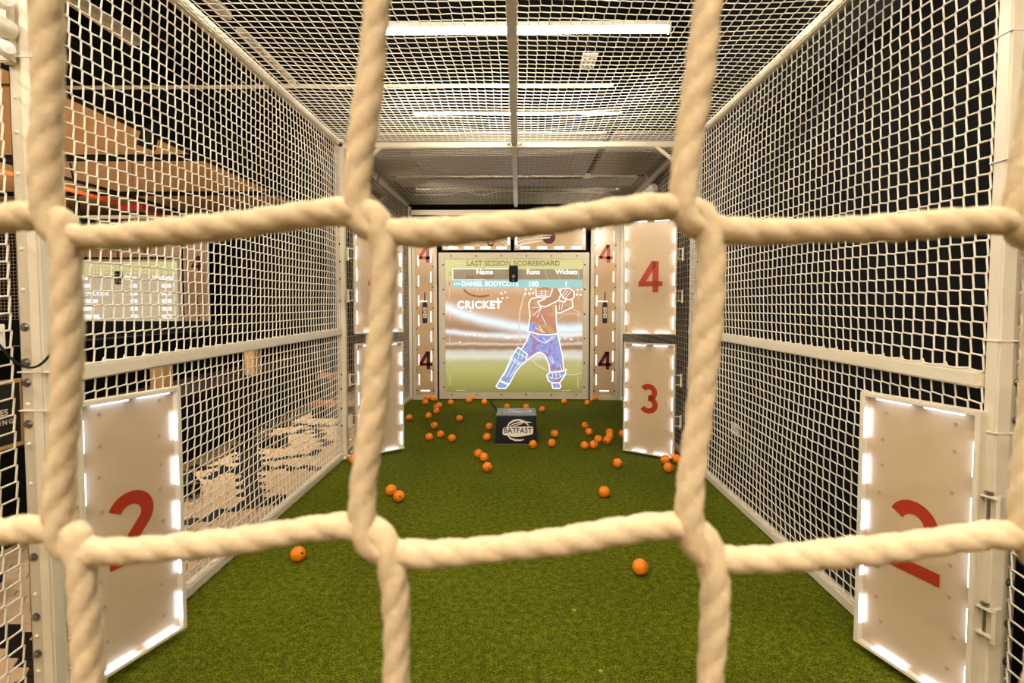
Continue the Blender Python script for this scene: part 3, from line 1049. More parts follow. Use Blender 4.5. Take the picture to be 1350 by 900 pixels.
def pillar(x0, x1, label, ztop=2.42, y=YB, upper='red_print', lower='maroon_print', lit=True):
    W = x1 - x0
    root = empty('target_pillar', (x0, y, 0.0), label, 'pillar', 'tall tan boards numbered 4 beside screens')
    fw = 0.042
    MB().box((fw * .6, 0.012, 0.02), (W - fw * .6, 0.03, ztop - 0.02)).build('board', M['pillar_board'], root)
    for lo, hi in (((0, -0.012, 0), (fw, 0.04, ztop)), ((W - fw, -0.012, 0), (W, 0.04, ztop)), ((fw, -0.012, 0), (W - fw, 0.04, 0.06)), ((fw, -0.012, ztop - 0.05), (W - fw, 0.04, ztop))):
        MB().box(lo, hi, 0.003).build('frame_bar', M['paint_flat'], root, True)
    numeral(4, 0.235).build('numeral', M[upper], root, mtx=T(W / 2, 0.0105, 1.935))
    o = numeral(4, 0.235).build('numeral', M[lower], root, mtx=T(W / 2, 0.0105, 0.525))  # lower four: the shade near the floor is put into a darker ink
    o['label'] = 'numeral four near the bottom, shade painted in as dark maroon'
    # cricket bat emblem with vertical lettering
    bat = MB()
    bz = 1.16
    bat.poly([(-0.024, -0.14), (0.024, -0.14), (0.032, -0.125), (0.032, 0.12), (0.022, 0.135), (-0.022, 0.135), (-0.032, 0.12), (-0.032, -0.125)])
    bat.poly([(-0.009, 0.135), (0.009, 0.135), (0.006, 0.27), (-0.006, 0.27)])
    bo = bat.build('bat_emblem', M['print_black'], root, mtx=T(W / 2, 0.0105, bz))
    text('lettering', 'SIXES', 0.062, M['print_white'], bo, (0.0, -0.0012, -0.0), 0.0018, rot=(PI / 2, PI / 2, 0))
    screwm = MB().cyl((0, 0, 0), (0, -0.004, 0), 0.0085, n=8).mesh('screw', M['dark_screw'])
    for k in range(9):
        for x in (0.055, W - 0.055):
            link('screw', screwm, root, T(x, 0.012, 0.12 + 0.275 * k))
    ledm = MB().box((-0.003, -0.004, -0.07), (0.003, 0, 0.07)).mesh('led_dash', M['led'])
    ledh = MB().box((-0.06, -0.004, -0.003), (0.06, 0, 0.003)).mesh('led_dash', M['led'])
    for k in range(8 if lit else 0):
        for x in (0.082, W - 0.082):
            link('led_dash', ledm, root, T(x, 0.011, 0.27 + 0.262 * k + (0.0 if x < 0.1 else 0.05)))
    if lit:
        link('led_dash', ledh, root, T(W / 2, 0.011, 0.12))
        link('led_dash', ledh, root, T(W / 2 + 0.02, 0.011, 2.33))
        link('led_dash', ledh, root, T(W / 2 - 0.03, 0.011, 1.31))
    return root


pillar(-1.400, -1.072, 'tan board with two 4s and bat emblem, on the tiled side of the screen')
pillar(0.955, 1.338, 'tan board with two 4s and bat emblem, on the black wall side of the screen')

# screen
SX0, SX1, SZ0, SZ1 = -1.047, 0.935, 0.012, 1.95
scr = empty('projection_screen', (SX0, YB, SZ0), 'large framed screen showing a cricket scoreboard and glowing batsman', 'screen')
SW, SH = SX1 - SX0, SZ1 - SZ0
fw = 0.085
for lo, hi in (((0, -0.02, 0), (fw, 0.05, SH)), ((SW - fw, -0.02, 0), (SW, 0.05, SH)), ((fw, -0.02, 0), (SW - fw, 0.05, fw)), ((fw, -0.02, SH - fw), (SW - fw, 0.05, SH))):
    MB().box(lo, hi, 0.004).build('frame_bar', M['paint_flat'], scr, True)
PX0, PZ0, PW_, PH_ = fw, fw, SW - 2 * fw, SH - 2 * fw
MB().box((PX0, 0.0, PZ0), (PX0 + PW_, 0.02, PZ0 + PH_)).build('picture', M['picture'], scr)
screwm = MB().cyl((0, 0, 0), (0, -0.005, 0), 0.010, n=8).mesh('screw', M['dark_screw'])
for k in range(6):
    t = (k + 0.5) / 6
    for x, z in ((t * SW, 0.06), (t * SW, SH - 0.045), (0.06, t * SH), (SW - 0.06, t * SH)):
        link('screw', screwm, scr, T(x, -0.019, z))


def px(x, y):
    """picture coordinates measured on the screen's own face: x 590..772, y 338..517 across the picture"""
    return (PX0 + (x - 588.0) / (767.5 - 588.0) * PW_, PZ0 + (517.3 - y) / (517.3 - 341.0) * PH_)


def zpt(L, ox=650.0, oy=350.0, k=5.0):
    return [px(ox + x / k, oy + y / k) for x, y in L]


def flat(name, m, polys=(), ribs=(), w=0.012, y=-0.002, label=None):
    b = MB()
    for p in polys:
        b.poly(p, y, 0.001)
    for r in ribs:
        b.ribbon(r, w, y, 0.001)
    o = b.build(name, M[m], scr)
    if label:
        o['label'] = label
    return o


def rect(x0, y0, x1, y1):
    a, c = px(x0, y1), px(x1, y0)
    return [a, (c[0], a[1]), c, (a[0], c[1])]


flat('header_bar', 'g_bar', [rect(598, 354.2, 767.4, 367.8)])
flat('result_bar', 'g_teal', [rect(598, 368.2, 767.4, 378.2)])
flat('bar_edge', 'g_white', [rect(598, 353.3, 670, 354.1), rect(597.6, 354, 598.4, 368), rect(598, 367.8, 640, 368.4)], y=-0.003)


def stext(body, x, y, hpx, m, bold=0.002, align='CENTER', space=1.0, sx=1.0):
    p = px(x, y)
    return text('lettering', body, hpx * 0.0101 * 1.38, M[m], scr, (p[0], -0.0035, p[1]), bold, align, sx=sx, space=space)


stext('LAST SESSION SCOREBOARD', 677, 346.8, 6.6, 'g_dark', 0.0012, sx=1.03)
stext('Name', 639.5, 358, 6.4, 'g_white', 0.0024)
stext('Runs', 703, 358, 6.4, 'g_white', 0.0024)
stext('Wickets', 746.5, 358, 6.4, 'g_white', 0.0024, sx=0.96)
stext('DANIEL BODYCOTE', 646.5, 373.6, 6.4, 'g_white', 0.0018, sx=0.93)
stext('>>>', 603.3, 373.8, 3.6, 'g_white', 0.001)
stext('100', 703, 373.8, 6.6, 'g_white', 0.0026)
stext('1', 746.0, 373.8, 6.6, 'g_white', 0.0026)
stext('2', 593.8, 360.5, 5.0, 'g_dark', 0.001)
stext('1', 593.5, 373.5, 5.0, 'g_dark', 0.001)
stext('CRICKET', 632.5, 401.3, 9.6, 'g_white', 0.006, space=1.12)

stext('BATFAST', 634, 364.6, 4.8, 'brown_print', 0.0005, space=1.2, sx=1.2)

# floodlight dots
b = MB()
for x, y, r in ((661.5, 386, 1.3), (666.5, 384.5, 1.1), (657, 393.5, 1.5), (663, 392.3, 1.2), (669, 391.5, 1.1), (649, 396, 1.3), (621, 409, 1.0),
                (692.5, 387, 1.4), (698, 386.3, 1.6), (703, 385.5, 1.3), (693, 380.5, 1.2), (700, 380, 1.2), (760, 387.5, 1.4), (765, 387.8, 1.3), (761, 381, 1.0), (766, 381, 1.0),
                (615, 440, 1.0), (620, 440.5, 1.0), (626, 441, 1.2), (633, 441.5, 1.0), (640, 442, 1.2), (668, 444, 1.6), (671, 444.5, 1.2), (738, 446, 1.3), (745, 445, 1.1), (753, 446.5, 1.3), (607, 450, 1.0), (619, 379.6, 0.6), (625, 380, 0.6), (630, 380.6, 0.7), (636, 380.6, 0.6), (641, 380, 0.6), (646, 379.6, 0.6)):
    cx, cz = px(x, y)
    b.poly([(cx + r * 0.0101 * math.cos(2 * PI * k / 10), cz + r * 0.0101 * math.sin(2 * PI * k / 10)) for k in range(10)], -0.003, 0.001)
b.build('floodlight_dot', M['g_white'], scr)

# faded club emblem printed on the board behind the projection: arcs and a row of letters
flat('faded_emblem', 'brown_print', ribs=[[px(x, y) for x, y in arc(634, 371, 21, 150, 40, 12, -13)], [px(x, y) for x, y in arc(634, 376, 23, 160, 60, 12, 14)],
                                          [px(615, 366), px(622, 358), px(640, 353)]], w=0.022, y=-0.0012)

# the batsman, outlined in light
torso = [(345, 212), (290, 207), (252, 216), (236, 245), (245, 330), (238, 380), (232, 430), (300, 448), (425, 446), (417, 380), (414, 300), (413, 258), (350, 270), (312, 262)]
sleeve = [(414, 302), (440, 310), (490, 285), (525, 268), (518, 220), (475, 236), (428, 228), (413, 258)]
arm = [(345, 215), (296, 234), (310, 262), (346, 268), (430, 226), (446, 186), (430, 148), (400, 148), (385, 190), (365, 208)]
glove = [(446, 186), (440, 160), (455, 150), (500, 146), (530, 166), (534, 200), (515, 220), (472, 218)]
helmet = [(283, 152), (286, 195), (330, 210), (375, 197), (390, 150), (335, 136)]
hips = [(245, 440), (225, 490), (190, 545), (225, 575), (220, 625), (285, 575), (315, 568), (345, 590), (370, 650), (376, 700), (400, 690), (464, 680), (460, 600), (440, 510), (425, 446), (360, 452), (300, 448)]
pad1 = [(165, 535), (120, 610), (85, 690), (45, 755), (60, 765), (108, 780), (150, 700), (185, 655), (220, 625), (226, 578)]
boot1 = [(45, 755), (22, 795), (40, 808), (85, 808), (108, 780)]
pad2 = [(376, 700), (355, 722), (365, 755), (390, 772), (440, 770), (474, 722), (482, 680), (462, 692), (400, 700)]
boot2 = [(388, 772), (395, 806), (440, 808), (448, 794), (440, 770)]
bm_ = empty('batsman_picture')
bm_.parent = scr
bm_.name = 'batsman_picture'
for nm, m, pl, y in (('shirt', 'g_shirt', torso, -0.002), ('sleeve', 'g_shirt', sleeve, -0.0022), ('arm', 'g_skin', arm, -0.0026), ('glove', 'g_skin', glove, -0.0028), ('helmet', 'g_skin', helmet, -0.0024), ('shirt_patch', 'g_trousers', [(232, 430), (238, 385), (258, 370), (284, 380), (290, 408), (268, 440)], -0.0024),
                     ('trousers', 'g_trousers', hips, -0.0021), ('pad', 'g_pad', pad1, -0.0026), ('boot', 'g_pad', boot1, -0.0024), ('pad', 'g_trousers', pad2, -0.0026), ('boot', 'g_trousers', boot2, -0.0024)):
    b = MB().poly(zpt(pl), y, 0.0008)
    b.build(nm, M[m], bm_)
lines = MB()
LW = 0.0135
for pl in (pad1, boot1, pad2, boot2, glove):
    lines.ribbon(zpt(pl), LW, -0.0042, 0.001, closed=True)
for pl in ([(283, 152), (286, 195), (330, 210), (375, 197), (390, 150)], [(345, 206), (290, 206), (252, 216), (236, 245), (245, 330), (238, 380), (232, 430)],
           arm[:7], [(414, 302), (440, 310), (490, 285), (525, 268), (518, 220)], [(413, 258), (415, 300), (418, 380), (425, 446)],
           [(234, 430), (300, 448), (360, 453), (425, 446)], [(245, 440), (225, 490), (190, 545), (165, 535)], [(220, 625), (285, 575), (315, 568), (345, 590), (370, 650), (376, 700)],
           [(425, 446), (440, 510), (460, 600), (465, 680)], [(428, 228), (475, 236), (480, 210)]):
    lines.ribbon(zpt(pl), LW, -0.0042, 0.001)
for pl in ([(296, 165), (372, 168)], [(298, 180), (366, 184)], [(302, 194), (358, 197)], [(318, 155), (325, 205)], [(345, 155), (347, 207)],
           [(258, 276), (320, 270)], [(320, 270), (262, 328)], [(320, 270), (290, 338)], [(320, 322), (350, 388)], [(278, 404), (345, 440)], [(305, 395), (330, 438)],
           [(255, 450), (300, 490), (345, 508), (390, 480), (412, 455)], [(330, 470), (350, 500), (395, 460)],
           [(118, 590), (175, 635), (215, 640)], [(112, 606), (170, 648), (200, 650)], [(140, 560), (220, 605)], [(150, 615), (92, 735)], [(132, 610), (70, 730)], [(172, 640), (112, 735)],
           [(180, 560), (165, 612)], [(200, 570), (190, 615)], [(360, 730), (420, 745), (475, 715)], [(390, 700), (395, 735)], [(415, 705), (418, 740)], [(440, 700), (443, 735)],
           [(460, 205), (495, 160)], [(475, 212), (512, 165)], [(452, 190), (480, 155)], [(440, 240), (435, 290)], [(460, 238), (450, 290)], [(370, 600), (395, 640)], [(385, 590), (400, 640)],
           [(40, 760), (100, 785)], [(440, 640), (455, 690)]):
    lines.ribbon(zpt(pl), LW * 0.45, -0.0044, 0.001)
lines.build('outline', M['g_white'], bm_)
for pts, w_, y_ in ((arc(510, 402, 92, 150, 20, 18, -92), 0.008, -0.0014), ([(230, 130), (200, 210), (178, 300), (172, 400), (182, 500)], 0.016, -0.0014),
                    ([(240, 600), (290, 650), (360, 690)], 0.012, -0.0014), ([(430, 300), (520, 275), (590, 330)], 0.009, -0.0014),
                    ([(480, 715), (540, 718), (590, 705)], 0.008, -0.0014), ([(340, 20), (352, 70), (378, 100)], 0.004, -0.0030), ([(395, 20), (430, 60), (445, 100)], 0.004, -0.0030)):
    MB().ribbon(zpt(pts), w_, y_, 0.001).build('pale_ring', M['g_ring'], scr)
# LED reflections in the clear cover, put in as glowing dashes round the picture
led_reflect_v = MB().box((-0.0028, -0.003, -0.075), (0.0028, 0, 0.075)).mesh('led_dash', M['g_led_reflection'])
led_reflect_h = MB().box((-0.06, -0.003, -0.0028), (0.06, 0, 0.0028)).mesh('led_dash', M['g_led_reflection'])
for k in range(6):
    link('led_dash', led_reflect_v, scr, T(PX0 + 0.055, -0.004, 0.25 + 0.29 * k))
    link('led_dash', led_reflect_v, scr, T(PX0 + PW_ - 0.055, -0.004, 0.22 + 0.29 * k))
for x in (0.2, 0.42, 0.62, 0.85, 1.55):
    link('led_dash', led_reflect_h, scr, T(PX0 + x, -0.004, PZ0 + PH_ - 0.055))
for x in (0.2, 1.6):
    link('led_dash', led_reflect_h, scr, T(PX0 + x, -0.004, PZ0 + 0.03))

# black ball-tracking camera box in front of the screen
cb = empty('camera_box', (-0.060, YB - 0.03, 1.665), 'small black camera box on the screen below the heading', 'camera')
MB().box((-0.058, -0.05, -0.105), (0.058, 0.008, 0.11), 0.008).build('housing', M['black_plastic'], cb, True)
MB().lathe([(0.020, -0.05), (0.022, -0.058), (0.014, -0.060), (0.0, -0.056)], (0, 0, -0.03), 'y', 18).build('lens', M['grey_metal'], cb, True)
MB().box((-0.012, -0.0515, -0.085), (0.012, -0.05, -0.075)).build('label_plate', M['grey_metal'], cb)

# header boards above the screen
for x0, x1, kind in ((-1.000, -0.098, 'l'), (-0.050, 0.890, 'r')):
    W = x1 - x0
    z0, z1 = 1.985, 2.395
    H = z1 - z0
    hb = empty('header_board', (x0, YB + 0.02, z0), 'lit header board with a small red ring, on the tiled side' if kind == 'l' else 'lit header board with a dark red ball trailing white stripes', 'board', 'lit header boards above the screen')
    MB().box((0, 0.0, 0), (W, 0.02, H)).build('board', M['pillar_board'], hb)
    for lo, hi in (((0, -0.015, 0), (0.012, 0.02, H)), ((W - 0.012, -0.015, 0), (W, 0.02, H)), ((0.012, -0.015, 0), (W - 0.012, 0.02, 0.012)), ((0.012, -0.015, H - 0.012), (W - 0.012, 0.02, H))):
        MB().box(lo, hi).build('frame_bar', M['paint_flat'], hb)
    lm = MB().box((-0.062, -0.006, -0.012), (0.062, 0, 0.012)).mesh('led_dash', M['led'])
    lv = MB().box((-0.010, -0.006, -0.06), (0.010, 0, 0.06)).mesh('led_dash', M['led'])
    for k in range(4):
        link('led_dash', lm, hb, T(0.14 + k * (W - 0.26) / 3, 0.0, 0.03))
        link('led_dash', lm, hb, T(0.14 + k * (W - 0.26) / 3, 0.0, H - 0.03))
    for x in (0.025, W - 0.025):
        link('led_dash', lv, hb, T(x, 0.0, 0.13))
        link('led_dash', lv, hb, T(x, 0.0, 0.31))
    if kind == 'r':
        MB().poly([(0.455 + 0.085 * math.cos(2 * PI * k / 24), 0.165 + 0.085 * math.sin(2 * PI * k / 24)) for k in range(24)], -0.002).build('ball_print', M['maroon_print'], hb)
        for pts, w_ in (([(0.03, 0.155), (0.20, 0.17), (0.36, 0.19), (0.49, 0.195)], [0.022, 0.022, 0.022, 0.016]),
                        ([(0.03, 0.10), (0.14, 0.135), (0.28, 0.15), (0.42, 0.16), (0.47, 0.165)], [0.016, 0.022, 0.022, 0.026, 0.02]),
                        ([(0.02, 0.035), (0.10, 0.08), (0.22, 0.105), (0.36, 0.12)], [0.02, 0.036, 0.036, 0.016])):
            MB().ribbon(pts, w_, -0.004).build('stripe_print', M['print_white'], hb)
    else:
        MB().ribbon(arc(0.64, 0.10, 0.04, 0, 330, 20), 0.018, -0.002).build('ring_print', M['maroon_print'], hb)
        for pts in ([(0.86, 0.03), (0.82, 0.09), (0.74, 0.13), (0.62, 0.155)], [(0.87, 0.06), (0.84, 0.11), (0.78, 0.145)]):
            MB().ribbon(pts, 0.009, -0.002).build('stripe_print', M['print_white'], hb)
        for x, z, w_ in ((0.30, 0.07, 0.02), (0.46, 0.10, 0.02), (0.50, 0.10, 0.02), (0.47, 0.06, 0.05)):
            MB().poly([(x - w_ / 2, z - .006), (x + w_ / 2, z - .006), (x + w_ / 2, z + .006), (x - w_ / 2, z + .006)], -0.002).build('dash_print', M['print_white'], hb)

# ================================================================== BOWLING MACHINE BOX
bx = empty('ball_launcher_cover', (-0.016, 4.78, 0.0), 'black wedge shaped cover with white swoosh logo on the turf', 'machine')
w0, w1 = 0.192, 0.182
zf, yf, yb2 = 0.250, 0.05, 0.42
b = MB()
b.add([(-w0, 0, 0), (w0, 0, 0), (w0, yb2 + 0.05, 0), (-w0, yb2 + 0.05, 0), (-w1, yf, zf), (w1, yf, zf), (w1, yb2, zf - 0.012), (-w1, yb2, zf - 0.012)],
      [(0, 3, 2, 1), (4, 5, 6, 7), (0, 1, 5, 4), (1, 2, 6, 5), (2, 3, 7, 6), (3, 0, 4, 7)])
b.build('body', M['black_plastic'], bx)
MB().add([(-w1 - .003, yf - .006, zf + .001), (w1 + .003, yf - .006, zf + .001), (w1 + .003, yb2, zf - 0.008), (-w1 - .003, yb2, zf - 0.008),
          (-w1 - .003, yf - .006, zf + .008), (w1 + .003, yf - .006, zf + .008), (w1 + .003, yb2, zf - 0.001), (-w1 - .003, yb2, zf - 0.001)],
         [(0, 3, 2, 1), (4, 5, 6, 7), (0, 1, 5, 4), (1, 2, 6, 5), (2, 3, 7, 6), (3, 0, 4, 7)]).build('lid', M['box_top'], bx)
MB().box((-w0 - 0.004, -0.006, 0.0), (w0 + 0.004, 0.0, 0.006)).build('base_strip', M['grey_metal'], bx)
# tilt of the front face
tilt = math.atan2(yf, zf)
logo = empty('logo')
logo.parent = bx
logo.matrix_local = T(0.008, 0.0, 0.0) @ Matrix.Rotation(-tilt, 4, 'X') @ T(0, -0.002, 0.122)
pq = MB().poly([(-0.135, -0.022), (-0.128, 0.022), (-0.12, 0.030), (-0.05, 0.034), (0.02, 0.037), (0.135, 0.040), (0.146, 0.032), (0.146, -0.018), (0.138, -0.030), (0.03, -0.052), (-0.03, -0.055), (-0.125, -0.036)], -0.001)
pq.build('plaque', M['print_white'], logo)
pa = MB()
pa.ribbon([(-0.095, 0.028), (-0.07, 0.068), (-0.03, 0.092), (0.02, 0.098), (0.065, 0.085), (0.095, 0.058), (0.105, 0.046)], [0.008, 0.014, 0.016, 0.016, 0.014, 0.01, 0.006], -0.001)
pa.ribbon([(-0.075, 0.034), (-0.03, 0.062), (0.03, 0.078), (0.09, 0.078), (0.132, 0.076)], [0.006, 0.01, 0.012, 0.012, 0.004], -0.001)
pa.ribbon([(-0.04, 0.036), (0.0, 0.052), (0.05, 0.066)], 0.007, -0.001)
pa.ribbon([(-0.088, -0.042), (-0.06, -0.068), (-0.02, -0.083), (0.03, -0.084), (0.062, -0.078)], [0.006, 0.012, 0.014, 0.012, 0.006], -0.001)
pa.build('swoosh', M['print_white'], logo)
text('lettering', 'BATFAST', 0.066, M['print_black'], logo, (0.006, -0.0022, 0.001), 0.0012, space=1.08, sx=0.92)
lid_logo = empty('lid_logo')
lid_logo.parent = bx
lid_logo.matrix_local = T(0.008, 0.24, zf + 0.006) @ Matrix.Rotation(-PI / 2 - 0.02, 4, 'X')
MB().poly([(-0.13, -0.06), (-0.12, 0.06), (0.135, 0.06), (0.14, -0.05), (0.0, -0.075)], -0.0005).ribbon([(-0.09, 0.07), (0.0, 0.12), (0.12, 0.13)], 0.016, -0.0005).build('plaque', M['print_white'], lid_logo)
text('lettering', 'BATFAST', 0.075, M['print_black'], lid_logo, (0.0, -0.0016, 0.0), 0.001, sx=0.8)
tag(MB().tube(smooth_path([(-0.03, 5.27, 0.012), (-0.10, 5.5, 0.012), (-0.17, 5.9, 0.012), (-0.27, 6.4, 0.012), (-0.36, 6.9, 0.012)], 0.05), 0.012, 8).build('power_cable', M['black_plastic'], None, True),
    'black cable from the launcher cover to the screen foot', 'cable')

# ================================================================== BALLS
R_B = 0.037
bm = bmesh.new()
bmesh.ops.create_icosphere(bm, subdivisions=4, radius=R_B)
bm.verts.index_update()
# dimples on a Fibonacci lattice
N = 150
ga = PI * (3 - math.sqrt(5))
dirs = np.array([[math.cos(ga * k) * math.sqrt(1 - (1 - 2 * (k + .5) / N) ** 2), math.sin(ga * k) * math.sqrt(1 - (1 - 2 * (k + .5) / N) ** 2), 1 - 2 * (k + .5) / N] for k in range(N)])
for v in bm.verts:
    d = np.array(v.co[:]) / R_B
    a = math.acos(min(1, float((dirs @ d).max())))
    if a < 0.11:
        v.co *= 1 - 0.030 * (1 - (a / 0.11) ** 2)
ball_mesh = bpy.data.meshes.new('ball')
bm.to_mesh(ball_mesh)
bm.free()
ball_mesh.materials.append(M['ball'])
ball_mesh.polygons.foreach_set('use_smooth', [True] * len(ball_mesh.polygons))
hole_mesh = MB().lathe([(0.0, 0.0006), (0.0050, 0.0002), (0.0055, -0.0012)], (0, 0, R_B), 'z', 10).mesh('hole', M['dark_screw'])
BALLS = [
    (-1.196, 6.955, 'orange ball touching the foot of the 4 board, furthest back on the tiled side'),
    (-1.115, 6.904, 'orange ball just right of the furthest one at the tan board foot'),
    (-1.174, 6.651, 'orange ball a step in front of the two at the tan board foot'),
    (-0.965, 6.443, 'rear ball of the close trio in front of the tiled-side tan board'),
    (-0.981, 6.328, 'middle ball of the close trio in front of the tiled-side tan board'),
    (-0.946, 6.098, 'front ball of the close trio in front of the tiled-side tan board'),
    (-0.995, 5.834, 'orange ball between the close trio and the row of three'),
    (-1.187, 5.738, 'lone orange ball nearest the free edge of the half-hidden 3 board'),
    (-0.849, 6.634, 'lone orange ball by the screen corner nearest the tiled side'),
    (-0.622, 6.915, 'rear ball of the touching pair at the screen foot'),
    (-0.636, 6.773, 'front ball of the touching pair at the screen foot'),
    (-0.427, 6.670, 'lone orange ball at the screen foot, beside the black cable'),
    (-0.635, 5.694, 'lone orange ball halfway between launcher cover and tan board'),
    (-0.856, 5.366, 'upper ball of the loose group of four before the launcher cover'),
    (-0.830, 4.899, 'left ball of the row of three on the tiled side'),
    (-0.738, 4.998, 'middle ball of the row of three on the tiled side'),
    (-0.610, 4.854, 'right ball of the row of three on the tiled side'),
    (-0.292, 5.329, 'ball with a dark hole right beside the launcher cover, rear one'),
    (-0.291, 4.905, 'ball beside the launcher cover, front one on the tiled side'),
    (-0.328, 4.355, 'rear ball of the string of three in front of the launcher cover'),
    (-0.274, 4.249, 'middle ball of the string of three in front of the launcher cover'),
    (-0.234, 3.995, 'front ball of the string of three in front of the launcher cover'),
    (-0.847, 3.486, 'rear ball of the pair beside the big cord, tiled side'),
    (-0.769, 3.371, 'front ball of the pair beside the big cord, tiled side'),
    (-1.323, 4.20, 'ball half hidden by the cord at the foot of the tiled-side middle post'),
    (-0.133, 6.352, 'ball peeping over the launcher cover, tiled side'),
    (0.098, 6.345, 'ball peeping over the launcher cover, black wall side'),
    (0.285, 6.205, 'lone ball just behind the launcher cover corner, black wall side'),
    (0.587, 6.713, 'lone red-lit ball under the batsman boot at the screen foot'),
    (0.870, 6.623, 'ball on the turf just off the screen corner, black wall side'),
    (1.016, 6.950, 'ball touching the tan board foot, black wall side'),
    (0.685, 5.383, 'rear ball of the pair behind the row, black wall side'),
    (0.688, 5.116, 'front ball of the pair behind the row, black wall side'),
    (0.350, 5.031, 'rear of two balls between launcher cover and cluster'),
    (0.303, 4.696, 'front of two balls between launcher cover and cluster'),
    (0.133, 4.648, 'ball resting against the launcher cover front corner'),
    (0.586, 4.623, 'first ball of the diagonal cluster, nearest the launcher cover'),
    (0.667, 4.644, 'second ball of the diagonal cluster from the launcher cover'),
    (0.738, 4.837, 'third ball of the diagonal cluster from the launcher cover'),
    (0.815, 4.800, 'fourth ball of the diagonal cluster, in front of the touching two'),
    (0.888, 5.100, 'rearmost ball of the diagonal cluster'),
    (0.864, 4.956, 'ball just in front of the rearmost one in the diagonal cluster'),
    (1.002, 5.045, 'ball partly hidden behind the free edge of the full 3 board'),
    (0.776, 4.105, 'lone ball in front of the free edge of the full 3 board'),
    (0.572, 3.470, 'lone ball mid-lane, in front of the full 3 board'),
    (1.175, 4.205, 'ball at the bottom corner of the full 3 board'),
    (1.142, 3.996, 'ball with a dark hole, nearest of four under the full 3 board'),
    (1.270, 4.225, 'rear ball at the foot of the middle post, black wall side'),
    (1.285, 4.125, 'ball beside the big cord at the black wall side floor rail'),
    (-1.093, 2.575, 'large near orange ball by the tiled-side floor rail'),
    (0.578, 2.465, 'largest orange ball, alone on the turf nearest the net'),
]
rb = random.Random(5)
for k, (x, y, lab) in enumerate(BALLS):
    o = link('ball', ball_mesh)
    o.location = (x, y, R_B)
    o.rotation_euler = (rb.uniform(0, 6), rb.uniform(0, 6), rb.uniform(0, 6))
    tag(o, lab, 'ball', 'orange practice balls on the turf')
    h = link('hole', hole_mesh, o)
    if 'dark hole' in lab:
        o.rotation_euler = (PI / 2 - 0.3, 0, 0.5)

# ================================================================== ROOF SHEETS AND FITTINGS OF THE END BAY
rs = empty('roof_sheet', (0, 5.1, 2.66), 'shiny grey roof sheet over the end bay, centre piece', 'sheet')
MB().box((-1.0, -0.72, 0), (0.72, 0.70, 0.012)).build('panel', M['sheet'], rs)
rs2 = empty('roof_sheet', (1.08, 5.1, 2.66), 'narrow shiny grey roof sheet by the black wall', 'sheet')
MB().box((-0.30, -0.72, 0), (0.27, 0.70, 0.012)).build('panel', M['sheet'], rs2)
rs3 = empty('roof_sheet', (-1.25, 5.1, 2.66), 'narrow shiny grey roof sheet on the tiled side', 'sheet')
MB().box((-0.24, -0.72, 0), (0.24, 0.70, 0.012)).build('panel', M['sheet'], rs3)
tag(MB().box((-1.35, 5.88, 2.64), (1.3, 6.25, 2.70), 0.004).build('duct_panel', M['grey_metal']), 'dull olive grey duct panel behind the roof sheets', 'duct')
tag(MB().tube([(-1.2, 6.33, 2.63), (-0.4, 6.35, 2.65), (0.6, 6.35, 2.65), (1.2, 6.33, 2.63)], 0.03, 12).build('conduit_pipe', M['silver'], None, True), 'silver pipe running across behind the roof sheets', 'pipe')
tag(MB().tube(smooth_path([(-1.3, 6.7, 2.64), (-0.9, 6.68, 2.64), (-0.65, 6.5, 2.64), (-0.45, 6.72, 2.64), (-0.2, 6.5, 2.64), (0.3, 6.62, 2.64), (0.8, 6.55, 2.64), (1.2, 6.7, 2.64)], 0.04), 0.007, 6).build('loose_cable', M['net_far'], None, True), 'pale loose cable looping above the end bay roof net', 'cable')


def can_light(name, loc, aim, label, body, lens_m, r=0.05, length=0.14, group=None, watts=0.0, cone=100, hang=0.20):
    root = empty(name, loc, label, 'lamp', group)
    d = (Vector(aim) - Vector(loc)).normalized()
    q = d.to_track_quat('Z', 'Y').to_matrix().to_4x4()
    b = MB().lathe([(0.0, -length), (r * .75, -length), (r * 0.85, -length * .9), (r, -0.01), (r, 0.0), (r * .9, 0.0), (r * .85, -0.012)], n=20)
    b.build('can', body, root, True, q)
    MB().lathe([(r * .86, -0.010), (r * 0.4, -0.006), (0, -0.005)], n=20).build('lens', lens_m, root, True, q)
    MB().cyl(tuple(-d * length * .5), (0, 0, hang), 0.010, n=8).build('stem', body, root)
    if watts:
        ld = bpy.data.lights.new('lamp_beam', 'SPOT')
        ld.energy = watts
        ld.color = (1.0, 0.86, 0.68)
        ld.spot_size = math.radians(cone)
        ld.spot_blend = 0.5
        ld.shadow_soft_size = 0.012
        lo = link('lamp_beam', ld, root, q @ T(0, 0, 0.01) @ Matrix.Rotation(PI, 4, 'X'))
    return root


can_light('spot_lamp', (-1.33, 5.15, 2.33), (-0.35, 7.0, 1.55), 'grey can spot lamp high on the tiled-side rail of the end bay', M['grey_metal'], M['lens'], group='can spot lamps of the end bay', watts=22, cone=85)
can_light('spot_lamp', (1.27, 5.35, 2.36), (0.35, 7.0, 1.55), 'pale can spot lamp high on the black wall side of the end bay', M['white_plastic'], M['lens'], group='can spot lamps of the end bay', watts=22, cone=85)
can_light('track_spot', (-3.45, 4.95, 2.72), (-3.77, 5.0, 1.8), 'black cylinder track spot hanging before the plywood soffit', M['black_plastic'], M['lens_soft'], 0.075, 0.30, watts=150, cone=130, hang=1.42)
can_light('track_spot', (-5.05, 6.0, 2.16), (-5.6, 5.0, 1.8), 'small black track spot with white face above the neighbouring screen', M['black_plastic'], M['lens_soft'], 0.06, 0.22, watts=60, cone=130, hang=0.7)
for o in COL.objects:
    if o.name.startswith('track_spot'):
        o['group'] = 'black track spots over the tiled floor'

